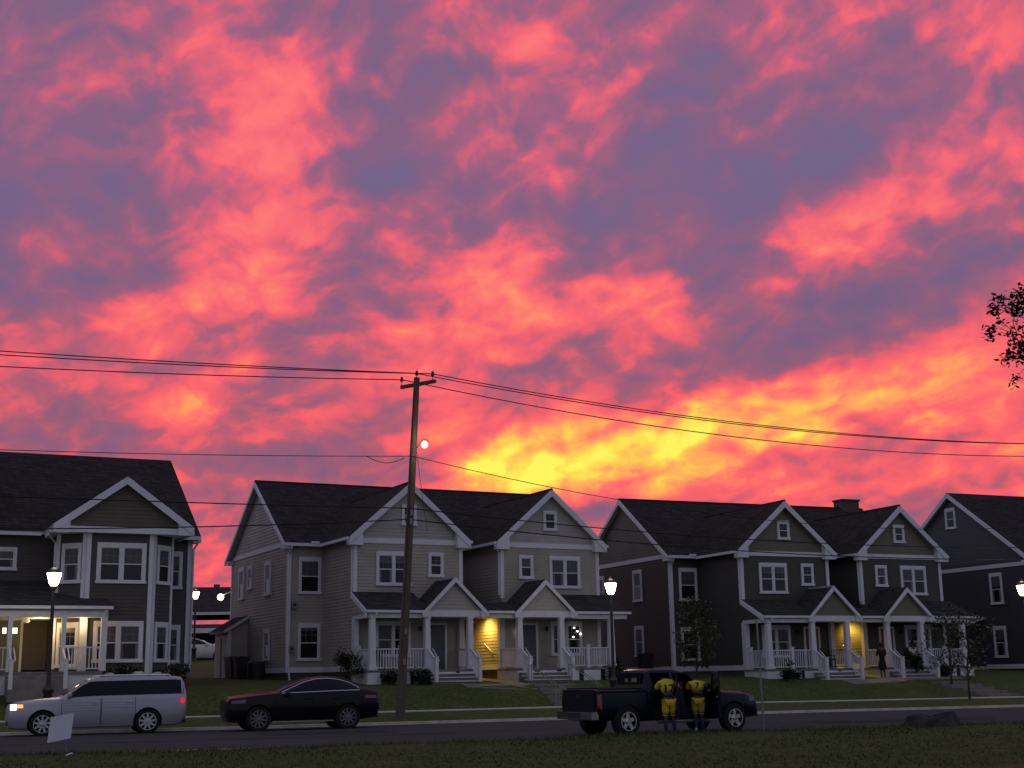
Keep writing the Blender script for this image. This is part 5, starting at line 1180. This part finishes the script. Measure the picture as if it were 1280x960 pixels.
shrub('dark shrub against the side wall of the brown duplex', house_pt(H3, -.7, 5.3, -.1), .55, 1.1, 320)
shrub('leafy potted shrub on the brown porch steps', house_pt(H3, 10.3, -6.5, -.15), .35, .75, 240)
PINKF = mat('dusky_flowers', (.17, .13, .13), .8, var=.2)
shrub('low plants in front of the bay window', house_pt(H1, 1.1, -.75, -.1), .55, .45, 240, [LEAF[0], LEAF[2], PINKF]); shrub('low plants beside the right bay window post', house_pt(H1, 2.9, -.35, -.1), .5, .45, 220, [LEAF[0], LEAF[2], PINKF])
shrub('weedy plants at the right corner of the bay window', house_pt(H1, 3.7, 1.5, -.1), .5, .5, 220)
def rock(label, loc, r, grp):
    b = MB(); b.ball((0, 0, 0), r, CONC, 10, (1.5, .8, .7)); b.v = [(x*(1+.25*sin(9*y+r*40)), y, z*(1+.2*sin(7*x))) for x, y, z in b.v]
    o = b.build('edging_stone', None, True, sharp=60); o.location = loc; o.rotation_euler = (0, 0, random.random()); tag(o, label, 'stone', grp)
for u, r, l in ((.5, .16, 'left pale stone below the bay window'), (1.55, .22, 'large pale stone in the middle below the bay window'), (2.35, .17, 'right pale stone below the bay window')): rock(l, house_pt(H1, u, -.9, .02), r, 'pale stones edging the bed')
# big tree whose branch tips reach in at the right edge
t = thing('maple_tree', 'maple tree at the right edge with only branch tips in view', 'tree', (12.3, 24.6, 0), 0)
b = MB(); b.tube([(0, 0, -.3), (0, 0, 1), (.12, 0, 3.2), (.0, .15, 5.4), (.15, .1, 8), (.1, 0, 10.3)], [.32, .25, .20, .14, .07, .02], BARK, 12); cs = []
tips = [(-3.05, .1, 8.35), (-3.1, 0, 7.95), (-2.9, .2, 7.6), (-2.75, -.1, 8.5), (-2.7, .1, 7.35), (-2.5, .1, 8.1), (-2.5, 0, 7.8), (-2.3, .2, 7.2), (-2.2, 0, 7.7)]
for i in range(46):
    a = random.random()*2*pi; z = random.uniform(5.2, 11.2) if cos(a) > -.55 else random.uniform(7.4, 8.6); r_ = 2.6*sqrt(max(.1, 1-((z-8)/3.6)**2))*random.uniform(.5, 1); tips.append((cos(a)*r_, sin(a)*r_, z))
for q in tips:
    q = Vector(q)-Vector((-.08, 0, .16)); s0 = Vector((0, 0, max(3, q.z-1.3-.3*abs(q.x)))); b.tube([s0, s0.lerp(q, .35)+Vector((0, .06, -.12)), s0.lerp(q, .7)+Vector((.05, -.05, .16)), q], [.045, .03, .016, .006], BARK, 5); 
    for j in range(5):
        e = q+Vector((random.uniform(-.3, .25), random.uniform(-.3, .3), random.uniform(-.28, .3))); b.tube([q-Vector((-.15, 0, .1)), q.lerp(e, .5)+Z*.03, e], [.009, .006, .003], BARK, 4); cs.append((e, .13))
b.build('trunk', t, True); b = MB(); leaves(b, cs, 9500, .105, [LEAF[2], LEAF[0]]); leaves(b, [(q, .55) for q, _ in cs if q.x > -1.7], 9000, .12, [LEAF[2], LEAF[0]]); b.build('crown', t, fix=False)

# ------------------------------------------------------------------ background in the gap between the houses
t = thing('far_hall', 'distant hall with a dark shingled roof in the gap between houses', 'building', (-30, 124, 3), .1)
b = MB(); b.extr([(-16, -6, 4.4), (-16, 0, 6.9), (-16, 6, 4.4), (-16, 6, 4.2), (-16, -6, 4.2)], (34, 0, 0), ROOF2); rf = b.build('roof', t)
for x in (3.2, 6.0): b = MB(); b.box((x-.25, -2.2, 5.8), (x+.25, -1.7, 7.0), FOUND); b.build('chimney', rf)
b = MB(); b.box((-16, -6.1, 4.15), (18, -5.95, 4.38), W_TRIM2); b.build('gutter', t)
b = MB()
for x in (-14, -8, 16.5): b.box((x-.2, -5.6, -.5), (x+.2, -5.2, 4.2), FOUND)
b.build('support', t)
t = thing('carport', 'low dark carport with a white fascia behind the parked white cars', 'carport', (-25, 112, 3), .1)
b = MB(); b.box((-14, 0, 2.85), (8, 5, 3.1), FOUND); b.build('roof', t); b = MB(); b.box((-14, -.06, 2.4), (8, 0, 2.8), W_TRIM2); b.build('fascia', t)
b = MB(); b.box((-14, 4.8, -.4), (8, 5, 2.85), FOUND); b.build('wall', t)
for x in (-13.6, -6, -1.5, 2.2, 7.6): b = MB(); b.box((x-.12, .05, -.3), (x+.12, .3, 2.85), W_TRIM2); b.build('post', t)
t = thing('wall_lamp', 'bright lamp on a bracket in the gap beside the beige duplex', 'lamp', (-23.9, 112.2, 8.35), .1)
b = MB(); b.ball((-.12, -.5, -.1), .26, LG, 12); b.build('lamp_globe', t, True); b = MB(); b.tube([(0, -.5, .05), (1.3, -.5, .55)], .05, W_TRIM2, 6); b.tube([(1.3, -.5, .55), (1.3, -.5, -6)], .08, FOUND, 8); b.build('bracket', t)
coupe('parked_car', 'white car parked deepest in the gap between the houses', (-26.0, 103.0, 2.98), .1+pi, WHITEP, 'white cars in the gap', ALLOY)
coupe('parked_car', 'white car nearest in the gap, partly behind the lean-to shed', (-22.6, 98.6, 2.92), .2, WHITEP, 'white cars in the gap', ALLOY)

# ------------------------------------------------------------------ camera
F_, PITCH, ROLL = 1700, .2111, .0159
cam = bpy.data.cameras.new('camera'); co = bpy.data.objects.new('camera', cam); COL.objects.link(co)
cam.sensor_width = 36; cam.lens = F_/1280*36; cam.clip_end = 6000; cam.clip_start = .5
c_, s_, cr, sr = cos(PITCH), sin(PITCH), cos(ROLL), sin(ROLL)
R0, U0, FW = Vector((1, 0, 0)), Vector((0, -s_, c_)), Vector((0, c_, s_))
rt = R0*cr-U0*sr; up = R0*sr+U0*cr; bk = -FW
M = Matrix(((rt.x, up.x, bk.x, 0), (rt.y, up.y, bk.y, 0), (rt.z, up.z, bk.z, HC), (0, 0, 0, 1)))
co.matrix_world = M; SC.camera = co
def sky_ae(px, py):
    a, b_ = px-640, py-480; u = a*cr-b_*sr; v = a*sr+b_*cr
    d = (R0*(u/F_)-U0*(v/F_)+FW).normalized(); return atan2(d.x, d.y)*17, math.asin(d.z)*17

b = MB(); b.obox(tuple(S(5.0, interp(NEAR, 5.0)+.06, .0)), tuple(S(8.1, interp(NEAR, 8.1)+.06, .0)-S(5.0, interp(NEAR, 5.0)+.06, 0)), tuple(SV*.12), (0, 0, .075), CONC)
b.build('kerb_edge')['kind'] = 'structure'
b = MB(); b.ball((0, 0, .02), .07, W_TRIM2, 8, (1.3, .8, .5)); b.v = [(x+.02*sin(40*z), y, z+.02*sin(30*x)) for x, y, z in b.v]
o = b.build('paper_litter'); o.location = (-10.0, 31.3, .06); tag(o, 'crumpled white paper lying in the grass near the yard sign', 'litter')

SEAM = mat('tar_seam', (.020, .020, .021), .9, var=.3)
def seam(name, f, u0, u1, w, m=SEAM):
    b = MB(); vs = []; n = int((u1-u0)/.6)
    for i in range(n+1):
        u = u0+(u1-u0)*i/n; v = f(u); t_ = (v-interp(NEAR, u))/(interp(KERB, u)-interp(NEAR, u)); z = .05*sin(pi*t_)+.006
        vs += [S(u, v-w(u)/2, z), S(u, v+w(u)/2, z)]
    b.add(vs, [(2*i, 2*i+1, 2*i+3, 2*i+2) for i in range(n)], m); b.build(name, fix=False)['kind'] = 'structure'
mid = lambda u, t_: interp(NEAR, u)+(interp(KERB, u)-interp(NEAR, u))*t_
seam('road_seam', lambda u: mid(u, .38)+.12*sin(u*.35)+.05*sin(u*1.7), -30, 70, lambda u: .16+.06*sin(u*2.3))
seam('road_crack', lambda u: mid(u, .66)+.5*sin(u*.22)+.1*sin(u*1.3), -5, 22, lambda u: .05)
seam('road_crack', lambda u: mid(u, .2)+.3*sin(u*.4), 20, 48, lambda u: .05)
PATCH = mat('asphalt_patch', (.038, .038, .040), .95, var=.25, scale=3, spec=.05)
seam('road_patch', lambda u: mid(u, .55), 10.5, 14.2, lambda u: 1.6, PATCH); seam('road_patch', lambda u: mid(u, .3), 27, 33, lambda u: 1.2, PATCH)
# ------------------------------------------------------------------ sky: sunset clouds as a function of direction
wd = bpy.data.worlds.new('World'); SC.world = wd; wd.use_nodes = True; nt = wd.node_tree; nt.nodes.clear()
def N(t, **k):
    n = nt.nodes.new(t)
    for a, v in k.items(): setattr(n, a, v)
    return n
LK = nt.links.new
def math_(op, a, b=None, c=None, clamp=False):
    n = N('ShaderNodeMath', operation=op); n.use_clamp = clamp
    for i, x in enumerate((a, b, c)):
        if x is None: continue
        if isinstance(x, (int, float)): n.inputs[i].default_value = x
        else: LK(x, n.inputs[i])
    return n.outputs[0]
tc = N('ShaderNodeTexCoord'); sp = N('ShaderNodeSeparateXYZ'); LK(tc.outputs['Generated'], sp.inputs[0])
az = math_('MULTIPLY', math_('ARCTAN2', sp.outputs['X'], sp.outputs['Y']), 17); el = math_('MULTIPLY', math_('ARCSINE', sp.outputs['Z']), 17)
cb = N('ShaderNodeCombineXYZ'); LK(az, cb.inputs['X']); LK(el, cb.inputs['Y']); P0 = cb.outputs[0]
def noise(vec, scale, detail, rough, dist=0, off=(0, 0, 0), st=(1, 1, 1), rot=0, vt='POINT'):
    mp = N('ShaderNodeMapping', vector_type=vt); mp.inputs['Location'].default_value = off; mp.inputs['Scale'].default_value = st; mp.inputs['Rotation'].default_value = (0, 0, rot); LK(vec, mp.inputs['Vector'])
    n = N('ShaderNodeTexNoise'); n.inputs['Scale'].default_value = scale; n.inputs['Detail'].default_value = detail; n.inputs['Roughness'].default_value = rough; n.inputs['Distortion'].default_value = dist
    LK(mp.outputs[0], n.inputs['Vector']); return n
def warp(vec, scale, amp, off, detail=2):
    n = noise(vec, scale, detail, .5, 0, off); s = N('ShaderNodeVectorMath', operation='SUBTRACT'); LK(n.outputs['Color'], s.inputs[0]); s.inputs[1].default_value = (.5, .5, .5)
    m = N('ShaderNodeVectorMath', operation='SCALE'); LK(s.outputs[0], m.inputs[0]); m.inputs['Scale'].default_value = amp
    a = N('ShaderNodeVectorMath', operation='ADD'); LK(vec, a.inputs[0]); LK(m.outputs[0], a.inputs[1]); return a.outputs[0]
vv = math_('MULTIPLY', math_('LOGARITHM', math_('MAXIMUM', math_('MULTIPLY_ADD', el, 1/6, 1), .05), 2.71828), 9)
cb2 = N('ShaderNodeCombineXYZ'); LK(math_('MULTIPLY', az, .70), cb2.inputs['X']); LK(vv, cb2.inputs['Y']); PN = cb2.outputs[0]   # cloud rows crowd together towards the horizon
PW = warp(warp(P0, .6, .7, (3, 7, 1)), 1.5, .6, (11, 2, 5), 3)
PV = warp(warp(PN, .7, .7, (6, 2, 8), 3), 2.0, .28, (1, 12, 3), 3)
BL = [  # centre x, y in the photo's frame, radii, tilt, strength: where the lit and the shaded cloud masses hang
 (340,190,150,140,0,.36),(335,310,100,110,0,.20),(250,400,160,80,20,.18),(90,440,200,60,10,.14),(430,110,90,60,0,.16),(300,70,120,60,0,.12),
 (520,170,110,45,0,.16),(600,160,70,55,0,.18),(700,100,75,110,0,.32),(910,45,90,55,0,.42),(1090,30,110,50,20,.20),(1220,60,90,80,0,.20),(1235,180,100,60,30,.26),(1170,240,110,65,30,.36),(1030,320,95,55,25,.42),
 (620,290,70,70,0,.30),(650,350,75,65,0,.34),(590,420,80,55,0,.36),(790,360,75,55,0,.38),(865,405,70,50,-20,.34),(720,240,50,45,0,.14),(520,330,80,40,0,.18),(480,440,80,35,0,.22),
 (40,530,190,55,0,.05),(220,485,190,38,0,.12),(420,470,120,40,0,.20),(560,520,110,40,0,.18),(330,540,120,25,0,.10),
 (600,598,120,34,10,.26),(600,605,150,50,10,.22),(690,580,180,62,14,.30),(790,560,180,58,14,.38),(910,540,170,48,12,.42),(1030,500,180,52,22,.34),(1180,450,170,66,15,.42),(1240,520,160,50,0,.20),
 (1200,580,140,50,0,.14),(1090,605,170,34,0,.16),(900,615,120,30,0,.22),(270,680,90,60,0,.10),(690,595,110,34,0,.22),
 (60,330,200,130,0,-.24),(50,190,170,120,0,-.18),(0,40,170,110,0,-.10),(200,150,70,90,0,-.12),(175,320,90,70,0,-.18),
 (300,60,50,40,0,-.12),(410,35,110,45,0,-.20),(530,100,95,70,0,-.28),(445,150,60,70,0,-.24),(500,225,60,60,0,-.26),(570,245,100,50,0,-.28),(440,300,95,80,0,-.26),(530,215,60,40,0,-.1),
 (690,160,90,40,0,-.14),(900,130,230,95,0,-.30),(960,240,190,75,0,-.26),(850,280,150,60,0,-.20),(740,310,70,55,0,-.14),(740,420,60,45,0,-.22),(1120,60,60,40,0,-.10),(1130,140,110,60,0,-.16),
 (1010,420,240,80,8,-.30),(1210,330,160,65,0,-.30),(885,335,60,45,0,-.26),(700,480,120,30,0,-.16),(870,460,170,38,12,-.22),(375,440,90,38,0,-.26),(480,380,110,36,0,-.22),(160,555,170,30,0,-.20),(330,510,90,25,0,-.12),(400,590,140,30,0,-.16),(300,590,120,30,0,-.14),(510,545,70,30,0,-.14),
 (800,582,120,22,0,-.26),(970,575,90,22,0,-.26),(870,600,120,24,0,-.06),(1130,550,90,22,0,-.10),(560,470,70,40,0,-.12),(630,470,60,35,0,-.12)]
L = math_('MULTIPLY_ADD', el, -.010, .48)
for x, y, rx, ry, rot, amp in BL:
    a, e = sky_ae(x, y); mp = N('ShaderNodeMapping', vector_type='TEXTURE')
    mp.inputs['Location'].default_value = (a, e, 0); mp.inputs['Rotation'].default_value = (0, 0, radians(rot)); mp.inputs['Scale'].default_value = (rx*.0145, ry*.0145, 1000)
    LK(PW, mp.inputs['Vector']); g = N('ShaderNodeTexGradient', gradient_type='SPHERICAL'); LK(mp.outputs[0], g.inputs['Vector'])
    L = math_('MULTIPLY_ADD', g.outputs['Fac'], amp*(.78 if amp >= .22 and 480 < y < 620 else (1.05 if y < 300 and (x < 260 or x > 690) else .85) if amp < 0 else .75), L)
n1 = noise(PV, .62, 6, .46, 0, (5, 1, 0), (1.3, .85, 1), .35, 'TEXTURE'); n2 = noise(PV, 1.45, 7, .50, 0, (1, 9, 4), (1.25, .85, 1), .30, 'TEXTURE'); n3 = noise(PW, .34, 3, .5, 0, (8, 3, 2)); n5 = noise(PV, 3.4, 6, .52, 0, (3, 3, 7))
def addn(L, n, k): return math_('MULTIPLY_ADD', math_('SUBTRACT', n.outputs['Fac'], .5), k, L)
L = addn(addn(addn(addn(L, n1, .85), n2, .80), n3, .2), n5, .34)
# billows: rounded heads with creases between them, their undersides lit by the sun below the horizon
def billow(off): n = noise(PV, 1.15, 5, .5, 0, off, (1.2, .9, 1), .3, 'TEXTURE'); return math_('ABSOLUTE', math_('MULTIPLY_ADD', n.outputs['Fac'], 2, -1))
b0 = billow((2, 5, 3)); b1 = billow((2.03, 5.17, 3))
L = math_('MULTIPLY_ADD', math_('SUBTRACT', b0, .16), .42, L); L = math_('MULTIPLY_ADD', math_('SUBTRACT', b1, b0), .55, L)
m2 = noise(PV, 1.45, 7, .50, 0, (1.03, 9.14, 4), (1.25, .85, 1), .30, 'TEXTURE'); L = math_('MULTIPLY_ADD', math_('SUBTRACT', n2.outputs['Fac'], m2.outputs['Fac']), .7, L)
lin = lambda c: tuple(((v/255+.055)/1.055)**2.4 if v > 10 else v/255/12.92 for v in c)+(1,)
def ramp(f, st):
    r = N('ShaderNodeValToRGB'); e = r.color_ramp.elements
    while len(e) < len(st): e.new(.5)
    for q, (p, c) in zip(e, st): q.position = p; q.color = lin(c)
    LK(f, r.inputs['Fac']); return r.outputs['Color']
L = math_('MULTIPLY_ADD', L, .80, .17)
L = math_('MULTIPLY_ADD', math_('MAXIMUM', math_('SUBTRACT', L, .80), 0), -.30, L)
lo = ramp(L, [(.06, (114, 90, 124)), (.24, (134, 94, 124)), (.38, (158, 94, 118)), (.48, (188, 95, 113)), (.575, (238, 97, 108)), (.68, (255, 105, 108)), (.79, (255, 134, 102)), (.88, (255, 180, 90)), (.95, (255, 222, 84)), (1, (255, 246, 96))])
hi = ramp(L, [(.0, (114, 102, 140)), (.18, (121, 99, 136)), (.34, (135, 97, 130)), (.47, (162, 98, 128)), (.58, (210, 99, 124)), (.68, (246, 106, 120)), (.84, (255, 122, 122)), (1, (255, 136, 116))])
mr = N('ShaderNodeMapRange', interpolation_type='SMOOTHSTEP'); LK(el, mr.inputs['Value']); mr.inputs['From Min'].default_value = 2.4; mr.inputs['From Max'].default_value = 6.6
mx = N('ShaderNodeMix', data_type='RGBA'); LK(mr.outputs[0], mx.inputs[0]); LK(lo, mx.inputs[6]); LK(hi, mx.inputs[7]); col = mx.outputs[2]
# the rest of the sky: grey-blue dusk overhead and to the east
mr2 = N('ShaderNodeMapRange', interpolation_type='SMOOTHSTEP'); LK(math_('ABSOLUTE', az), mr2.inputs['Value']); mr2.inputs['From Min'].default_value = 7.5; mr2.inputs['From Max'].default_value = 14
mr3 = N('ShaderNodeMapRange', interpolation_type='SMOOTHSTEP'); LK(el, mr3.inputs['Value']); mr3.inputs['From Min'].default_value = 9.2; mr3.inputs['From Max'].default_value = 15
east = ramp(n1.outputs['Fac'], [(.3, (130, 134, 160)), (.7, (154, 153, 174))])
sky = N('ShaderNodeTexSky', sky_type='NISHITA'); sky.sun_disc = False; sky.sun_elevation = radians(1); sky.sun_rotation = radians(5)
mz = N('ShaderNodeMix', data_type='RGBA'); mz.blend_type = 'ADD'; mz.inputs[0].default_value = .02; LK(east, mz.inputs[6]); LK(sky.outputs[0], mz.inputs[7])
my = N('ShaderNodeMix', data_type='RGBA'); LK(math_('MAXIMUM', mr2.outputs[0], mr3.outputs[0]), my.inputs[0]); LK(col, my.inputs[6]); LK(mz.outputs[2], my.inputs[7])
bg = N('ShaderNodeBackground'); LK(my.outputs[2], bg.inputs['Color']); bg.inputs['Strength'].default_value = 1.0
ow = N('ShaderNodeOutputWorld'); LK(bg.outputs[0], ow.inputs['Surface'])
wd.cycles.sampling_method = 'MANUAL'; wd.cycles.sample_map_resolution = 512
# weak pink afterglow from the west, low on the left
sn = bpy.data.lights.new('sun', 'SUN'); sn.energy = .04; sn.angle = radians(25); sn.color = (1, .42, .40); so = bpy.data.objects.new('sun', sn); COL.objects.link(so)
so.rotation_euler = Vector((.95, -.1, -.32)).to_track_quat('-Z', 'Y').to_euler()
SC.view_settings.view_transform = 'Standard'; SC.view_settings.look = 'None'; SC.view_settings.exposure = 0; SC.view_settings.gamma = 1; SC.view_settings.use_curve_mapping = False
SC.cycles.max_bounces = 6; SC.cycles.use_denoising = True; SC.cycles.sample_clamp_indirect = 4
